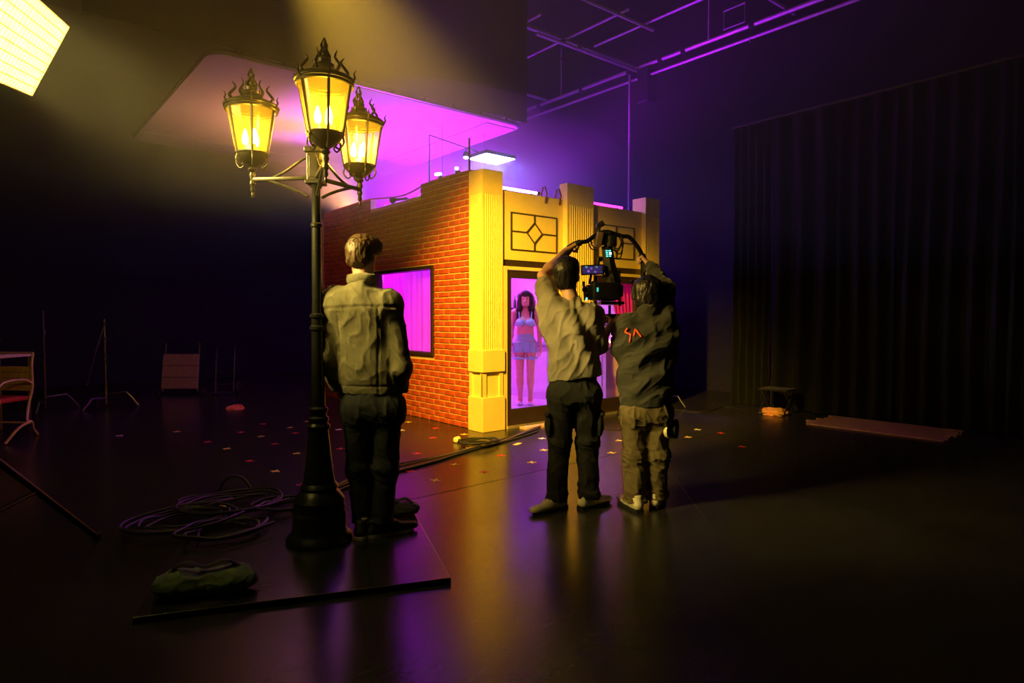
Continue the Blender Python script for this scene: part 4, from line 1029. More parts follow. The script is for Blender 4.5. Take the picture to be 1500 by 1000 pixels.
# ------------------------------------------------ camera operator in a grey T-shirt, one arm up on the rig
def person_tshirt():
    f = Frame(838, 4.45)
    t = thing('person', 'person in a grey T-shirt and black cargo trousers lifting the camera rig', 'person', f.w, -AZ)
    J = dict(head=f(830, 404, .05), neck=f(836, 438, .01), shL=f(807, 449, .02), shR=f(868, 462, .02), chest=f(838, 486, .0), waist=f(841, 535, .0), pelvis=f(841, 568, .0),
             elL=f(795, 404, .16), wrL=f(829, 367, .44), elR=f(877, 507, .04), wrR=f(893, 478, .30),
             hipL=f(825, 578, 0), hipR=f(858, 578, 0), knL=f(819, 652, .04), knR=f(861, 650, .04), anL=f(815, 733, -.02), anR=f(862, 730, .02))
    J['toeL'] = np.array([J['anL'][0] - .13, J['anL'][1] - .10, .012]); J['toeR'] = np.array([J['anR'][0] + .13, J['anR'][1] + .11, .012])
    R = rotz(-.25) @ rotx(.12)
    s = SDF((-.42, -.32, .0), (.48, .72, 1.98), .0065)
    gl = unit(GRIP_L(f) - J['wrL'])
    skin_body(s, J, R, 1.0, {'L': (gl, (.35, .1, -.9), 1, (1.05, 1.2, .8), (.45, .45, .6)), 'R': ((.2, .8, .1), (-.9, .1, .2), 1, (.9, 1.1, .7))})
    s.obj('body', M_skin, t); eyes(J, R, 1.0, t)
    h = SDF(J['head'] - .2, J['head'] + .2, .0055); c = J['head']; T = lambda x, y, z: c + R @ np.array([x, y, z])
    h.ell(T(0, -.018, .040), (.092, .106, .094), R, .02); h.ell(T(0, -.048, -.030), (.080, .066, .068), R, .03); h.ell(T(0, .03, .085), (.08, .08, .045), R, .03)
    h.sub(T(0, .125, -.035), (.08, .07, .085), R, .015)
    for sx in (-1, 1): h.sub(T(sx * .094, .012, -.045), (.022, .030, .036), R, .01)
    h.obj('hair', mat('black_hair', (0.012, 0.010, 0.010), 0.42, var=0.4, scale=60), t, hairdisp(7, .005))
    mt = mat('grey_tshirt', (0.25, 0.225, 0.18), 0.9, var=0.06, scale=25, bump=0.2, bscale=200)
    s = SDF((-.45, -.32, .65), (.48, .62, 1.80), .007)
    s.cap(J['chest'], J['waist'], .152, .142, .05, (1.20, .84, 1)); s.cap(J['waist'], up(J['pelvis'], .0), .142, .148, .05, (1.20, .84, 1))
    s.cap(up(J['shL'], -.02, .01), up(J['shR'], -.01, -.01), .070, None, .07); s.cap(J['neck'] + [0, 0, -.07], J['neck'] + [0, 0, -.015], .085, .062, .05)
    s.cap(up(J['shL'], -.07, .04, -.01), up(J['shR'], -.05, -.04, -.02), .10, None, .05)
    m = J['shL'] * .30 + J['elL'] * .70
    s.ell(J['shL'], (.080, .08, .080), None, .04); s.cap(J['shL'], m, .078, .066, .03); s.cap(up(J['shL'], -.12, -.005), up(m, -.02, -.012), .055, .045, .06)
    m2 = J['shR'] * .2 + J['elR'] * .8
    s.ell(J['shR'], (.076, .076, .080), None, .04); s.cap(J['shR'], m2, .076, .068, .03)
    s.cap(m2, J['elR'], .066, .055, .03)
    s.cut(f(841, 556, -.1), (.12, 0, -1)); s.sub(J['neck'] + [0, .015, .055], (.060, .058, .075), None, .01)
    nb = J['neck'] + np.array([0, -.07, -.02])
    def drape(p):
        # long folds hanging from the raised shoulder across the back
        u = (p[0] - J['shL'][0]) * .55 + (p[2] - J['shL'][2]) * .32
        e = max(0, 1 - abs(p[2] - J['chest'][2]) / .42) if p[1] < .1 else 0
        v = .015 * e * sin(u * 62 + 1.3 * noise.noise((p[0] * 5, p[2] * 4, 1.7)))
        dn = math.hypot(p[0] - nb[0] - .03, (p[2] - nb[2]) * .9)
        return v + .008 * e * sin((p[0] - nb[0]) / max(.05, dn) * 7) * math.exp(-dn * 6)
    s.obj('tshirt', mt, t, folds(12.4, .009, (8, 8, 3), drape, -.5))
    mp = mat('black_cargo', (0.009, 0.010, 0.009), 0.85, var=0.2, scale=30)
    trousers(t, J, mp, .062, (.116, .102, .076, .068), 15.0, .008, True)
    msh = mat('white_sneaker', (0.72, 0.66, 0.46), 0.6, bump=.1)
    for q in 'LR': shoe('shoe', J['an' + q], J['toe' + q], 0.0, msh, M_rubber, t)
    return t
def GRIP_L(f): return f(841, 358, .46)
def GRIP_R(f): return f(940, 374, .46)

# ------------------------------------------------ camera assistant in a dark work jacket, other arm up on the rig
def person_workjacket():
    f = Frame(945, 4.45)
    t = thing('person', 'person in a dark work jacket with an orange back print and khaki trousers', 'person', f.w, -AZ)
    J = dict(head=f(948, 431, .10), neck=f(948, 462, .03), shL=f(919, 477, .03), shR=f(971, 478, .02), chest=f(946, 510, .0), waist=f(946, 560, .0), pelvis=f(946, 596, .0),
             elL=f(910, 517, .02), wrL=f(903, 480, .28), elR=f(976, 424, .18), wrR=f(951, 388, .42),
             hipL=f(931, 606, 0), hipR=f(961, 606, 0), knL=f(930, 672, .04), knR=f(962, 670, .04), anL=f(929, 742, -.03), anR=f(961, 734, .05))
    J['toeL'] = np.array([J['anL'][0] - .05, J['anL'][1] + .17, .012]); J['toeR'] = np.array([J['anR'][0] + .07, J['anR'][1] + .16, .012])
    R = rotz(.10) @ rotx(.05)
    s = SDF((-.40, -.32, .0), (.40, .72, 1.85), .0065)
    gr = unit(GRIP_R(f) - J['wrR'])
    skin_body(s, J, R, 1.0, {'L': ((-.1, .8, .3), (.9, .1, .2), -1, (.9, 1.1, .7)), 'R': (gr, (-.35, .1, -.9), -1, (1.05, 1.2, .8), (.45, .45, .6))})
    s.obj('body', M_skin, t); eyes(J, R, 1.0, t)
    h = SDF(J['head'] - .22, J['head'] + .22, .006); c = J['head']; T = lambda x, y, z: c + R @ np.array([x, y, z])
    h.ell(T(0, -.02, .035), (.105, .115, .098), R, .02); h.ell(T(0, -.055, -.05), (.098, .070, .080), R, .04)
    h.sub(T(0, .13, -.04), (.085, .07, .09), R, .015)
    h.obj('hair', bpy.data.materials['black_hair'], t, hairdisp(17, .008))
    ep = B(); ep.tube([tuple(T(-.098, .0, .055)), tuple(T(-.10, -.02, -.03))], .018, 8); ep.obj('headset', M_black_plastic, t, True)
    mj = mat('dark_work_jacket', (0.022, 0.023, 0.017), 0.8, var=0.15, scale=25, bump=0.25, bscale=150, sheen=.3)
    s = SDF((-.42, -.32, .55), (.42, .66, 1.75), .007)
    s.cap(J['chest'], J['waist'], .158, .152, .05, (1.18, .86, 1)); s.cap(J['waist'], up(J['pelvis'], -.01), .152, .150, .05, (1.18, .86, 1))
    s.cap(up(J['shL'], -.01, .0), up(J['shR'], -.01, 0), .080, None, .07); s.cap(J['neck'] + [0, 0, -.07], J['neck'] + [0, -.01, .02], .09, .072, .05)
    s.cap(up(J['shL'], -.07, .04, -.02), up(J['shR'], -.07, -.02, -.02), .112, None, .05)
    for q in 'LR':
        s.ell(J['sh' + q], (.084, .084, .088), None, .04); s.cap(J['sh' + q], J['el' + q], .080, .064, .04); s.cap(J['el' + q], J['wr' + q] * .92 + J['el' + q] * .08, .062, .046, .03)
    s.cap(up(J['shR'], -.16, .03), up(J['shR'], .02, .03, .06), .07, .06, .08)
    s.cut(f(946, 597, -.1), (0, 0, -1)); s.sub(J['neck'] + [0, .02, .085], (.066, .066, .06), None, .01)
    def drape(p):
        e = max(0, 1 - abs(p[2] - J['chest'][2] + .05) / .40) if p[1] < .1 else 0
        u = (p[2] - J['chest'][2]) * .8 - (p[0] - J['shR'][0]) * .55
        return .014 * e * sin(u * 46 + 1.5 * noise.noise((p[0] * 5, p[2] * 4, 4.7)))
    jk = s.obj('jacket', mj, t, folds(22.4, .010, (4, 6, 9), drape, .5))
    # orange mark printed on the back: a zig-zag stroke and an open peak, laid on the cloth
    me = jk.data; co = np.empty(len(me.vertices) * 3, np.float32); me.vertices.foreach_get('co', co); co = co.reshape(-1, 3)
    back = co[co[:, 1] < .0]
    def on_back(u, v):
        p = f(u, v, -.12); i = np.argsort((back[:, 0] - p[0]) ** 2 + (back[:, 2] - p[2]) ** 2)[:6]; return Vector((p[0], back[i, 1].min() - .004, p[2]))
    mo = mat('orange_print', (0.85, 0.10, 0.02), 0.6)
    for pl in ([(920.5, 480.5), (917, 486.5), (924.5, 490), (922.5, 501)], [(928.5, 492.5), (931.5, 481.5), (938.5, 493)]):
        pts = []
        for (a, b_) in zip(pl[:-1], pl[1:]):
            for k in range(5): pts.append(on_back(a[0] + (b_[0] - a[0]) * k / 5, a[1] + (b_[1] - a[1]) * k / 5))
        pts.append(on_back(*pl[-1]))
        B().tube(pts, .0062, 6).obj('back_print', mo, jk)
    mp = mat('khaki_trousers', (0.13, 0.10, 0.045), 0.85, var=0.12, scale=30)
    trousers(t, J, mp, .060, (.116, .098, .082, .072), 25.0, .009)
    for q in 'LR': shoe('shoe', J['an' + q], J['toe' + q], 0.0, bpy.data.materials['white_sneaker'], M_rubber, t)
    # rolls of tape hanging from a strap on the belt
    bp = f(978, 598, -.02); tr = thing('tape_rolls', 'pale and black rolls of tape hanging from a strap on the belt', 'tape rolls', f.w + Vector((RT * bp[0] + FW * bp[1])) + Vector((0, 0, f(984, 628)[2])), -AZ)
    zz = bp[2] - f(984, 628)[2]
    B().tube([(-.02, .0, zz + .02), (.0, -.005, zz * .5), (.015, -.01, .055)], .006, 6).obj('strap', M_rubber, tr)
    def rolltape(name, c, R_, r_in, r_out, wd, m):
        Mx = Matrix.Translation(c) @ R_; b = B(); seg = 28; rings = []
        for (r, z) in ((r_in, -wd / 2), (r_out, -wd / 2), (r_out, wd / 2), (r_in, wd / 2)):
            rings.append([b.bm.verts.new(Mx @ Vector((r * cos(2 * pi * k / seg), r * sin(2 * pi * k / seg), z))) for k in range(seg)])
        for i in range(4):
            for k in range(seg): b.bm.faces.new((rings[i][k], rings[i][(k + 1) % seg], rings[(i + 1) % 4][(k + 1) % seg], rings[(i + 1) % 4][k]))
        b.obj(name, m, tr)
    E4 = lambda x, y, z: (Matrix.Rotation(z, 4, 'Z') @ Matrix.Rotation(x, 4, 'X') @ Matrix.Rotation(y, 4, 'Y'))
    rolltape('white_tape_roll', (.005, -.03, .0), E4(pi / 2, .3, .5), .044, .056, .024, mat('pale_tape', (0.7, 0.62, 0.3), .5))
    rolltape('black_tape_roll', (.045, .015, .002), E4(pi / 2, .2, .9), .040, .066, .048, M_rubber)
    return t
person_jacket(); person_tshirt(); person_workjacket()

# ------------------------------------------------ performer inside the shop, facing out
def performer():
    p0 = Vector((1.83, 1.38, .02)); yaw = math.atan2(CAM[1] - 1.38, CAM[0] - 1.83) - pi / 2
    t = thing('person', 'performer with long dark hair in a two-piece costume tinted as by blue light behind the glass door', 'person', p0, yaw)
    J = dict(head=(0, .01, 1.575), neck=(0, -.015, 1.425), chest=(0, 0, 1.25), waist=(0, 0, 1.06), pelvis=(0, 0, .93), shL=(-.155, -.01, 1.375), shR=(.155, -.01, 1.375),
             elL=(-.205, -.03, 1.10), elR=(.205, -.03, 1.10), wrL=(-.225, .03, .87), wrR=(.225, .03, .87), hipL=(-.085, 0, .89), hipR=(.085, 0, .89),
             knL=(-.080, .015, .49), knR=(.080, .015, .49), anL=(-.075, -.02, .085), anR=(.075, -.02, .085), toeL=(-.095, .13, .014), toeR=(.095, .13, .014))
    J = {k: np.array(v, float) for k, v in J.items()}
    R = rotx(0.0)
    s = SDF((-.36, -.22, -.01), (.36, .26, 1.76), .0065)
    skin_body(s, J, R, .95, {'L': ((-.02, .1, -1), (1, .1, 0), 1), 'R': ((.02, .1, -1), (-1, .1, 0), -1)}, True)
    for sx in (-1, 1): s.ell((sx * .072, .082, 1.235), (.062, .055, .060), None, .03)
    s.obj('body', M_skin_f, t); eyes(J, R, .95, t)
    h = SDF((-.2, -.22, 1.08), (.2, .2, 1.76), .006)
    h.ell((0, -.012, 1.605), (.092, .106, .098), None, .02); h.cap((0, .070, 1.648), (0, .088, 1.622), .040, .020, .02, (1.6, 1, 1))
    for sx in (-1, 1):
        h.cap((sx * .072, .0, 1.62), (sx * .092, .015, 1.42), .042, .045, .02, (1, 1.3, 1)); h.cap((sx * .092, .015, 1.42), (sx * .105, .055, 1.20), .045, .026, .02, (1, 1.2, 1))
    h.cap((0, -.05, 1.60), (0, -.085, 1.20), .085, .05, .03, (1.4, .8, 1))
    h.obj('hair', mat('dark_brown_hair', (0.03, 0.014, 0.014), 0.4, var=0.4, scale=50), t, hairdisp(27, .006))
    mc = mat('blue_lit_satin', (0.42, 0.74, 0.95), 0.35, var=0.06)  # white fabric; the blue light on it is put into the base colour
    s = SDF((-.26, -.2, 1.05), (.26, .25, 1.48), .006)
    for sx in (-1, 1):
        s.ell((sx * .072, .090, 1.225), (.069, .060, .058), None, .015)
        s.cap((sx * .085, .118, 1.27), (sx * .095, .06, 1.40), .009, None, .006); s.cap((sx * .095, .06, 1.40), (sx * .095, -.09, 1.38), .009, None, .006)
        s.cap((sx * .13, .06, 1.20), (sx * .155, -.02, 1.195), .016, None, .01)
    s.cap((-.14, -.085, 1.195), (.14, -.085, 1.195), .018, None, .01); 
    s.obj('top', mc, t)
    s = SDF((-.28, -.24, .70), (.28, .26, 1.12), .0065)
    s.cap((0, 0, .92), (0, 0, 1.06), .120, .106, .03, (1.14, .88, 1))
    for sx in (-1, 1): s.cap((sx * .078, 0, .90), (sx * .080, .006, .79), .100, .094, .02)
    s.cut((0, 0, .79), (0, 0, -1)); s.cut((0, 0, 1.06), (0, 0, 1))
    def frill(p): return (.006 * sin(math.atan2(p[0], p[1]) * 30 + p[2] * 25) if p[2] < .93 else 0) - (.010 if abs(p[2] - .955) < .008 else 0)
    s.obj('shorts', mc, t, frill)
    for sx in (-1, 1):
        q = B()
        q.tube([(sx * .083 + .092 * cos(a), .004 + .092 * sin(a), .700 + .006 * sin(a * 9)) for a in [2 * pi * k / 36 for k in range(36)]], .014, 8, closed=True)
        for k in range(5): q.ball((sx * (.095 + .012 * (k - 2)), .100 - .004 * abs(k - 2), .70 + .012 * (k % 2)), .020, 8)
        q.obj('ruffle_garter', mc, t, True)
        hb_ = B(); an = J['anL' if sx < 0 else 'anR']; toe = J['toeL' if sx < 0 else 'toeR']
        hb_.tube([tuple(an + [0, -.03, -.075]), tuple(an + [0, .05, -.060]), tuple(toe + [0, .02, .012])], [.034, .040, .022], 12, flat=.6); hb_.obj('shoe', mc, t, True)
performer()

# ================================================================== RING GIMBAL WITH CINEMA CAMERA
GF = Frame(890, 4.92)
gm = thing('camera_gimbal', 'black ring-handled camera gimbal with cinema camera held up by two people', 'camera rig', GF.w + Vector((0, 0, 1.0)), -AZ)
def g(u, v, dy=0.0): p = GF(u, v, dy); return Vector((p[0], p[1], p[2] - 1.0))
ringp = spline([g(832, 364), g(846, 356), g(860, 353), g(870, 346), g(880, 341), g(890, 339.5), g(902, 343), g(912, 346), g(921, 347), g(930, 356), g(938, 368), g(943, 382), g(945, 398)], 6)
B().tube(ringp, .0165, 10).obj('ring_handle', M_black_metal, gm, True)
B().tube([ringp[0], ringp[4], ringp[8]], .024, 10).obj('left_grip', M_rubber, gm, True)
B().tube([ringp[-1], ringp[-6], ringp[-11]], .026, 10).obj('right_grip', M_rubber, gm, True)
B().tube([g(942, 384), g(942, 410)], .019, 8).obj('stand_leg', M_black_metal, gm)
B().tube([g(838, 362), g(829, 376)], .016, 8).obj('stand_leg', M_black_metal, gm)
tp = B(); tp.tube([g(879, 352), g(878, 332)], .008, 6); tp.box(g(877, 331), (.04, .05, .035), Matrix.Rotation(.5, 3, 'Y'), .006); tp.tube([g(879, 329), g(884, 326)], .022, 10); tp.obj('top_sensor', M_black_plastic, gm)
yk = B(); yk.box(g(886, 352), (.16, .09, .07), None, .015); yk.box(g(884, 345), (.11, .07, .05), None, .01); yk.obj('pan_motor', M_black_plastic, gm)
B().lathe([(.046, -.04), (.05, -.02), (.05, .04), (.03, .05)], 20, g(894, 354)).obj('motor_drum', M_black_plastic, gm, True)
B().box(g(877, 351, -.02), (.05, .10, .11), Matrix.Rotation(.2, 3, 'Y'), .008).obj('receiver', mat('brown_plastic', (.16, .10, .07), .5), gm)
ya = B(); ya.tube([g(889, 360), g(892, 385), g(898, 410), g(901, 432)], [.042, .046, .052, .05], 4); ya.obj('yoke_arm', M_black_plastic, gm)
sc_ = B(); sc_.box(g(891, 370, -.055), (.050, .006, .062), Matrix.Rotation(-.12, 3, 'Y')); sco = sc_.obj('status_screen', M_black_plastic, gm)
M_cyan = emit('cyan_pixels', (0.15, 1.0, 0.85), 1.6); M_white = emit('white_pixels', (0.7, 1, .95), 2.6)
for i in range(4):
    for j in range(2): B().box(g(888.6 + j * 4.4 + i * .3, 367 + i * 2.7, -.060), (.014 + .003 * ((i + j) % 2), .003, .0075), Matrix.Rotation(-.12, 3, 'Y')).obj('digit', M_cyan, sco)
B().box(g(894.2, 371, -.061), (.016, .003, .018), Matrix.Rotation(-.12, 3, 'Y')).obj('digit', M_white, sco)
# cables looping out of the motor
for k, pts in enumerate(([(896, 360), (906, 364), (911, 350), (908, 346)], [(897, 364), (908, 372), (913, 358), (911, 346)], [(899, 378), (908, 378), (912, 364), (910, 350)], [(868, 356), (862, 352), (866, 364), (876, 366)], [(872, 364), (866, 356), (869, 348), (878, 348)])):
    B().tube(spline([g(u, v, .02 * (k - 2)) for u, v in pts], 7), .0048, 6).obj('cable', M_rubber, gm, True)
mo = B().box(g(868, 395, -.04), (.175, .03, .075), Matrix.Rotation(-.04, 3, 'Y'), .006).obj('monitor', M_black_plastic, gm)
B().box(g(868, 395, -.058), (.150, .004, .055), Matrix.Rotation(-.04, 3, 'Y')).obj('screen', emit('monitor_image', (0.10, 0.06, 0.28), .35), mo)
for k, (u, v, c) in enumerate(((862, 397, (.6, .2, 1)), (866, 393, (.3, .15, .8)), (859, 391, (.2, .5, .5)), (874, 391, (.15, .3, .35)), (872, 398, (.4, .15, .6)))):
    B().box(g(u, v, -.061), (.018, .002, .014), Matrix.Rotation(.4, 3, 'Y')).obj('image_patch', emit('patch%d' % k, c, .55), mo)
ab = B(); ab.tube([g(877, 388), g(878, 378), g(880, 380)], .008, 6); ab.box(g(879, 380), (.035, .025, .03), None, .005); ab.obj('monitor_arm', M_black_metal, gm)
B().tube([g(866, 400), g(864, 416)], .010, 6).obj('monitor_post', M_black_metal, gm)
cb = B(); cb.box(g(885, 427), (.20, .26, .13), None, .012); cb.box(g(902, 426, -.02), (.10, .10, .09), None, .01); cb.box(g(868, 428, -.05), (.10, .08, .11), None, .01); cbo = cb.obj('camera_body', M_black_plastic, gm)
B().lathe([(.055, 0), (.06, .03), (.06, .09), (.052, .10), (.058, .17), (.05, .175)], 24, g(888, 425, .13), Matrix.Rotation(-pi / 2, 3, 'X')).obj('lens', M_black_metal, cbo, True)
mb = B(); mb.box(g(888, 425, .33), (.17, .05, .13), None, .01); mb.obj('matte_box', M_black_plastic, cbo)
B().box(g(875.5, 424, -.145), (.012, .006, .03), None).obj('status_light', emit('teal_light', (.1, .8, .6), .9), cbo)
B().box(g(859, 438, -.145), (.012, .006, .024), Matrix.Rotation(.4, 3, 'Y')).obj('status_light', emit('aqua_light', (.3, 1, .9), 1.2), cbo)
for du in (-22, 16): B().tube([g(888 + du, 443, -.14), g(888 + du, 443, .30)], .008, 8).obj('rail_rod', M_steel, gm)
B().box(g(894, 444), (.175, .24, .022), None, .004).obj('base_plate', M_black_metal, gm)
B().box(g(889, 436), (.11, .20, .05), None, .01).obj('tilt_plate', M_black_metal, gm)
bx = B(); bx.box(g(896, 466), (.125, .06, .065), None, .008); bx.tube([g(893, 447), g(893, 462)], .010, 6); bx.obj('battery_block', M_black_plastic, gm)
B().tube([g(907, 396), g(908, 448)], .010, 8).obj('side_rod', M_black_metal, gm)
B().tube([g(855, 412), g(857, 440)], .010, 8).obj('side_rod', M_black_metal, gm)
kn = B()
for (u, v, r) in ((857, 424, .022), (860, 432, .016), (884, 394, .016), (884, 404, .014), (868, 414, .014), (925, 412, .014)): kn.ball(g(u, v, -.08), r, 10)
kn.obj('knobs', M_black_metal, gm, True)['kind'] = 'stuff'

# ================================================================== FLOOR DRESSING
def gp(u, v, z=0.0): return ground(u, v, z)
# dark board under the street lamp
P1 = Vector((-2.65, -3.27, 0)); dA = Vector((.37, .93, 0)).normalized(); dB = Vector((-dA.y, dA.x, 0))
bc = P1 + dA * .66 + dB * .70
bd = B().box((0, 0, .015), (1.32, 1.40, .03), None, .004).obj('base_board', mat('dark_gloss_board', (0.022, 0.022, 0.026), 0.22, var=0.3, scale=4, bump=.06))
bd.location = bc; bd.rotation_euler = (0, 0, math.atan2(dA.y, dA.x)); tag(bd, 'dark glossy board on the floor under the street lamp', 'board')
# sand bags
def sandbag(name, label, loc, rz, L, W, H, m, ms, seed):
    t = thing(name, label, 'sandbag', loc, rz)
    s = SDF((-L, -W, -.02), (L, W, H * 2.2), .008)
    s.ell((-L * .30, 0, H * .52), (L * .34, W * .62, H * .56), None, .05); s.ell((L * .30, 0, H * .52), (L * .34, W * .62, H * .56), None, .05); s.cap((-L * .2, 0, H * .3), (L * .2, 0, H * .3), H * .34, None, .06, (1, 1.7, 1))
    s.cut((0, 0, 0.012), (0, 0, -1)); s.obj('bag', m, t, folds(seed, .010, (7, 7, 9)))
    hz2 = H * 1.06
    B().tube(spline([(-L * .42, .01, hz2 * .92), (-L * .25, 0, hz2 + .035), (0, -.02, hz2 + .02), (L * .25, 0, hz2 + .03), (L * .45, .02, hz2 * .9)], 8), .018, 8, flat=.35).obj('strap', ms, t, True)
    return t
sandbag('sandbag', 'pale canvas sandbag with a dark strap lying before the street lamp', Vector((-3.64, -2.68, .03)), -AZ + .25, .36, .17, .11, mat('pale_canvas', (0.10, 0.15, 0.09), .9, bump=.2), M_rubber, 31)
sandbag('sandbag', 'black sandbag slumped behind the feet of the person in the olive jacket', gp(583, 752, .03) + Vector((0, 0, .0)), -AZ - .2, .22, .15, .07, M_drape, M_rubber, 35)
# cables
M_cable = mat('black_cable', (0.02, 0.02, 0.02), .5); M_cable2 = mat('orange_tinted_cable', (0.16, 0.10, 0.05), .55)
main = [(430, 752), (470, 728), (520, 707), (580, 690), (640, 675), (690, 660), (730, 650), (765, 638), (790, 630)]
for k, (du, dv, m, lb) in enumerate(((0, 0, M_cable, 'thick black cable running from the lamp base to the shop door'), (3, -4, M_cable2, 'brown cable lying beside the thick black one towards the shop door'), (-2, 4, M_cable, 'second black cable lying nearest the camera operator'), (5, -7, M_cable, 'thin black cable twisted along the cable run'))):
    random.seed(60 + k)
    cable('cable_run', [tuple(gp(u + du + random.uniform(-4, 4), v + dv * min(1, .35 + abs(u - 690) / 200) + random.uniform(-1, 1)) + Vector((0, 0, .013 + .006 * (k % 2)))) for u, v in main], (.012, .010, .011, .007)[k], m, lb, 'cable', 'cables on the floor')
def coil(name, c, r0, r1, n, rad, m, label, seed, zb=0.0):
    random.seed(seed); pts = []
    for i in range(n * 10):
        a = 2 * pi * i / 10; t_ = i / (n * 10); r_ = r0 + (r1 - r0) * t_ + random.uniform(-.02, .02)
        pts.append((c[0] + r_ * cos(a) * 1.25 + random.uniform(-.015, .015), c[1] + r_ * sin(a), zb + rad + .004 + .03 * t_ + random.uniform(0, .02)))
    return cable(name, pts, rad, m, label, 'cable', 'coiled cables', 5)
cc = gp(700, 652); coil('cable_coil', cc, .10, .20, 3, .011, M_cable, 'small coil of black cable by the corner column', 3)
pl = thing('cable_plug', 'pale cable plug lying beside the coil near the corner column', 'plug', gp(669, 648) + Vector((0, 0, .03)), .3)
B().lathe([(.02, -.03), (.032, -.02), (.034, .03), (.028, .035)], 14, (0, 0, 0), Matrix.Rotation(pi / 2, 3, 'Y')).obj('body', mat('ivory_plastic', (.8, .7, .45), .4), pl, True)
B().tube([(.03, 0, 0), (.09, -.01, -.012), (.15, -.04, -.018)], .011, 8).obj('lead', M_cable, pl, True)
for k, (u, v, r0, r1, n) in enumerate(((270, 775, .14, .30, 4), (345, 750, .18, .30, 4), (330, 790, .12, .22, 3), (420, 752, .10, .20, 3), (300, 748, .10, .16, 2))):
    coil('cable_coil', gp(u, v), r0, r1, n, .010, M_cable, ('large loose coil of black cable at the far side of the pile', 'wide coil of black cable behind the pale sandbag', 'tight coil of black cable close to the base board', 'coil of black cable against the lamp base', 'small coil of black cable on top of the pile edge')[k], 70 + k, .03)
hoop = cable('cable_loop', [tuple(gp(345, 728) + Vector((RT * x)) + Vector((0, 0, z))) for x, z in ((-.12, .01), (-.10, .09), (-.04, .15), (.04, .15), (.10, .09), (.13, .01))], .010, M_cable, 'stiff arch of black cable standing up from the pile')
cable('thin_cable', [tuple(gp(u, v) + Vector((0, 0, .006))) for u, v in ((880, 626), (905, 630), (930, 622), (960, 620), (990, 624))], .006, M_cable, 'thin black cable curling on the floor by the second door')
cable('thin_cable', [tuple(gp(u, v) + Vector((0, 0, .006))) for u, v in ((985, 600), (1030, 604), (1060, 596), (1090, 601))], .006, M_cable, 'thin black cable on the floor before the drapes')
# tape crosses
TC = {'r': ('red', (0.75, 0.03, 0.04)), 'y': ('yellow', (0.85, 0.62, 0.12)), 'w': ('white', (0.85, 0.78, 0.8))}
M_tape = {k: mat(n + '_tape', c, .6) for k, (n, c) in TC.items()}
marks = [(259, 632, 'y'), (304, 647, 'r'), (332, 657, 'y'), (353, 633, 'r'), (385, 621, 'r'), (382, 639, 'y'), (403, 650, 'r'), (365, 675, 'r'), (403, 690, 'y'), (425, 626, 'y'), (433, 634, 'r'), (450, 617, 'y'), (434, 664, 'y'),
         (442, 710, 'r'), (496, 629, 'w'), (499, 657, 'r'), (482, 681, 'r'), (598, 618, 'y'), (588, 630, 'w'), (638, 627, 'r'), (634, 641, 'r'), (611, 664, 'r'), (680, 636, 'y'), (688, 656, 'y'), (666, 680, 'y'), (601, 690, 'r'), (638, 703, 'y'),
         (710, 691, 'r'), (734, 667, 'r'), (779, 677, 'y'), (794, 642, 'w'), (797, 659, 'y'), (907, 645, 'y'), (896, 663, 'y'), (1008, 640, 'y'), (1022, 629, 'w'), (1056, 634, 'r'), (1087, 654, 'r'), (175, 638, 'w'), (331, 740, 'y')]
random.seed(77); tm = {}
for k in 'ryw':
    q = B(); q.box((0, 0, .0008), (.085, .020, .0016)); q.box((0, 0, .0022), (.020, .085, .0012)); tm[k] = q.mesh(); tm[k].name = 'tape_cross'
for u, v, k in marks:
    o = link('tape_cross', tm[k], M_tape[k]); o.location = gp(u, v); o.rotation_euler = (0, 0, random.uniform(-.3, .3) - AZ)
    wh = 'on the open floor behind the cable pile' if u < 420 else 'on the floor just behind the street lamp' if u < 505 else 'between the brick wall and the cable run' if v < 700 and u < 690 and v < 690 - (u - 580) * .28 else 'on the near side of the cable run' if u < 745 else 'on the floor before the shop doors' if u < 960 else 'on the floor towards the black drapes'
    tag(o, 'small ' + TC[k][0] + ' tape cross ' + wh, 'tape mark', TC[k][0] + ' tape marks ' + wh)
o = B().box((0, 0, .001), (.12, .05, .002)).obj('tape_strip', M_tape['y']); o.location = gp(758, 650) + Vector((0, 0, .0)); o.rotation_euler = (0, 0, .4); tag(o, 'wide yellow tape strip on the floor beside the cable run', 'tape strip')
def scrap(name, label, cat, loc, m, r, seed):
    b = B(); bmesh.ops.create_icosphere(b.bm, subdivisions=3, radius=r)
    for v in b.bm.verts:
        n_ = noise.noise(v.co * 14 / (r * 20) + Vector((seed, 0, 0))); n2_ = noise.noise(v.co * 30 / (r * 8) + Vector((0, seed, 0))); v.co *= 1 + .9 * n_ + .45 * n2_; v.co.z = max(0.0, v.co.z * .45 + r * .14)
    o = b.obj(name, m); o.location = loc; tag(o, label, cat); return o
scrap('crumpled_paper', 'crumpled orange paper scrap on the floor far behind the lamp', 'paper', gp(348, 598), mat('orange_paper', (.75, .25, .08), .7), .11, 4)

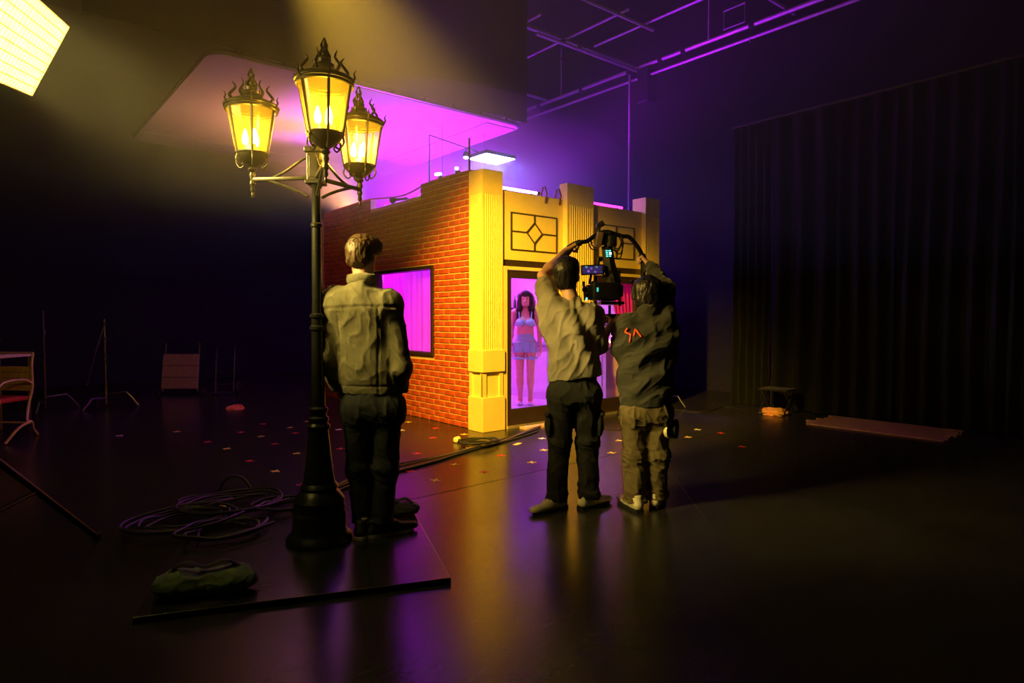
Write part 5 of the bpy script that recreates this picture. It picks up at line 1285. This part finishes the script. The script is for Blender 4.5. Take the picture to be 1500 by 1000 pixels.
# ================================================================== STUDIO CLUTTER
def cstand(label, loc, h, rz, arm=None, foot=.42):
    t = thing('c_stand', label, 'light stand', loc, rz)
    B().tube([(0, 0, .05), (0, 0, h * .55)], .016, 8).obj('lower_column', M_steel, t); B().tube([(0, 0, h * .5), (0, 0, h)], .011, 8).obj('riser', M_steel, t)
    for zz in (h * .55, h * .78): B().lathe([(.02, -.03), (.024, -.02), (.024, .02), (.02, .03)], 12, (0, 0, zz)).obj('knuckle', M_dark_steel, t)
    for k in range(3):
        a = k * 2 * pi / 3; d = Vector((cos(a), sin(a), 0)); z_ = .20 - .03 * k
        lg = B(); lg.tube([d * .01 + Vector((0, 0, z_)), d * (foot * .62) + Vector((0, 0, z_ + .02)), d * (foot * .75) + Vector((0, 0, z_ - .04)), d * foot + Vector((0, 0, .013))], .012, 8); lg.obj('leg', M_steel, t)
    if arm: B().tube([Vector(a) for a in arm], .009, 8).obj('arm', M_dark_steel, t); B().ball(arm[0], .03, 8).obj('grip_head', M_dark_steel, t)
    return t
cstand('steel C-stand standing close behind the garden chair', Vector((-3.72, 5.3, 0)), 1.42, .2)
cstand('steel C-stand with a slanting arm, between garden chair and flat cart', Vector((-3.0, 5.2, 0)), 1.30, -.35, [(0, 0, 1.22), (-.10, -.05, .85), (-.22, -.08, .33)])
cstand('short stand in the dark beside the free drape end', Vector((3.55, .12, 0)), .75, .4, None, .38)
# garden chair, its back to the camera
M_white_frame = mat('cream_painted_steel', (0.72, 0.50, 0.26), .4); M_slat = mat('pale_oak', (0.72, 0.55, 0.22), .6, stretch=(2, 12, 1), var=.2)
gc = thing('garden_chair', 'pale steel garden chair with wooden back slats and a red seat cushion', 'chair', Vector((-4.17, 3.14, 0)), -AZ + pi - .12)
for sx in (-.27, .25):
    B().tube(spline([(sx, -.02, .93), (sx, 0, .80), (sx, .0, .55), (sx, .05, .38), (sx - .08, .16, .22), (sx - .10, .12, .19), (sx + .0, .0, .10), (sx + .04, -.10, .014)], 6), .013, 8).obj('side_frame', M_white_frame, gc, True)
    B().tube(spline([(sx - .10, .13, .20), (sx - .12, .30, .16), (sx - .10, .40, .06), (sx - .09, .44, .014)], 6), .013, 8).obj('front_leg', M_white_frame, gc, True)
    B().tube(spline([(sx, .0, .60), (sx, .12, .65), (sx, .34, .64), (sx, .42, .56), (sx, .40, .42)], 6), .011, 8).obj('armrest', M_white_frame, gc, True)
B().tube([(-.27, -.02, .93), (.25, -.02, .93)], .013, 8).obj('top_rail', M_white_frame, gc); B().tube([(-.30, .06, .17), (.22, .06, .17)], .010, 8).obj('stretcher', M_white_frame, gc)
B().tube([(-.27, .03, .45), (.25, .03, .45)], .011, 8).obj('lower_rail', M_white_frame, gc)
for k in range(4): B().box((-.01, -.012, .545 + k * .068), (.50, .016, .062), None, .004).obj('back_slat', M_slat, gc)
B().box((-.01, .22, .44), (.48, .40, .05), None, .018).obj('seat_cushion', mat('red_cushion', (.5, .04, .02), .8), gc)
# work table with a monitor behind it
wt = thing('work_table', 'work table with a pale edge behind the garden chair', 'table', Vector((-4.45, 4.3, 0)), -AZ)
B().box((0, 0, .86), (1.0, .55, .04), None, .004).obj('table_top', mat('pale_laminate', (.7, .58, .3), .5), wt)
for sx in (-.45, .45):
    for sy in (-.23, .23): B().tube([(sx, sy, .0), (sx, sy, .84)], .018, 8).obj('leg', M_dark_steel, wt)
mn = thing('monitor', 'dark video monitor standing on the work table', 'monitor', Vector((-4.50, 4.36, .88)), -AZ + .1)
B().box((0, 0, .40), (.62, .04, .42), None, .008).obj('housing', M_black_plastic, mn); B().box((0, -.022, .40), (.57, .004, .37)).obj('screen', mat('off_screen', (.01, .012, .012), .15), mn)
B().box((0, .02, .10), (.06, .03, .20)).obj('stem', M_black_plastic, mn); B().box((0, 0, .008), (.28, .18, .016), None, .004).obj('foot', M_black_plastic, mn)
fl = thing('flower_pot', 'small potted plant on the work table edge', 'plant', Vector((-4.30, 4.08, .88)))
B().lathe([(.035, 0), (.05, .08), (.054, .085)], 14).obj('pot', mat('clay', (.35, .14, .06), .8), fl)
lf = B(); random.seed(5)
for k in range(16):
    a = random.uniform(0, 2 * pi); el = random.uniform(.4, 1.3); L_ = random.uniform(.07, .14); d = Vector((cos(a) * cos(el), sin(a) * cos(el), sin(el))); p = Vector((0, 0, .08))
    lf.tube([p, p + d * L_ * .5, p + d * L_], [.004, .016, .002], 5, flat=.3)
lf.obj('leaves', mat('leaf', (.35, .38, .08), .6), fl)['kind'] = 'stuff'
# flat cart stood on end and hand truck
fc = thing('flat_cart', 'flat platform cart stood on end against the dark back', 'cart', Vector((-1.80, 6.25, 0)), -AZ)
tl = Matrix.Rotation(-.16, 3, 'X')
for k in range(3): B().box(tl @ Vector((0, .0, .14 + .20 * k + .06)), (.62, .025, .19), tl, .004).obj('deck_board', M_ply, fc)
B().tube([tl @ Vector(p) for p in ((-.30, .03, .06), (-.29, .03, .90), (.29, .03, .90), (.30, .03, .06))], .016, 8).obj('handle_frame', M_dark_steel, fc)
B().tube([tl @ Vector((-.30, .03, .70)), tl @ Vector((.30, .03, .70))], .012, 8).obj('cross_bar', M_dark_steel, fc)
for sx in (-.33, .33): B().lathe([(.02, -.02), (.06, -.02), (.06, .02), (.02, .02)], 16, (sx * 1.15, .05, .062), Matrix.Rotation(pi / 2, 3, 'Y')).obj('caster_wheel', M_rubber, fc)
B().box(tl @ Vector((.13, -.02, .52)), (.07, .004, .035), tl).obj('sticker', mat('sticker', (.6, .2, .1), .6), fc)
ht = thing('hand_truck', 'steel hand truck standing beside the flat cart', 'hand truck', Vector((-1.10, 6.08, 0)), -AZ)
for sx in (-.16, .16): B().tube(spline([(sx, -.02, .02), (sx, .02, .40), (sx, .06, .78), (sx, .02, .86)], 6), .014, 8).obj('rail', M_dark_steel, ht)
for z_ in (.15, .36, .58, .80): B().tube([(-.16, z_ * .07 - .01, z_), (.16, z_ * .07 - .01, z_)], .011, 8).obj('rung', M_dark_steel, ht)
B().box((0, -.11, .012), (.36, .20, .010)).obj('toe_plate', M_dark_steel, ht)
for sx in (-.21, .21): B().lathe([(.03, -.025), (.09, -.025), (.10, 0), (.09, .025), (.03, .025)], 18, (sx, .08, .10), Matrix.Rotation(pi / 2, 3, 'Y')).obj('wheel', M_rubber, ht)
# folding stool with a bright cloth under it, slatted mat by the drapes
fs = thing('folding_stool', 'dark folding stool standing before the drapes', 'stool', Vector((4.02, -1.38, 0)), .1)
B().box((0, 0, .34), (.34, .40, .025), None, .008).obj('seat', M_drape, fs)
for sy in (-.17, .17):
    B().tube([(-.20, sy, .012), (.16, sy, .33)], .010, 8).obj('leg', M_dark_steel, fs); B().tube([(.20, sy * .9, .012), (-.16, sy * .9, .33)], .010, 8).obj('leg', M_dark_steel, fs)
B().tube([(-.20, -.17, .02), (-.20, .17, .02)], .009, 8).obj('foot_bar', M_dark_steel, fs)
scrap('crumpled_cloth', 'bright crumpled orange cloth under the folding stool', 'cloth', Vector((3.93, -1.36, 0.0)), mat('orange_cloth', (.95, .42, .10), .7), .13, 9)
mt_ = thing('slatted_mat', 'brown slatted wooden mat with ragged ends beside the drapes', 'mat', Vector((3.86, -2.75, 0)))
M_matw = mat('brown_slat_wood', (.42, .22, .12), .7, stretch=(8, 1, 1), var=.25); random.seed(15)
for k in range(15):
    x = -.42 + k * .06; a, b_ = random.uniform(.66, .80), random.uniform(.68, .80)
    B().span((x, -a, .004), (x + .052, b_, .018)).obj('slat', M_matw, mt_)
for y in (-.5, 0, .5): B().span((-.43, y - .015, .001), (.49, y + .015, .0045)).obj('webbing', M_rubber, mt_)
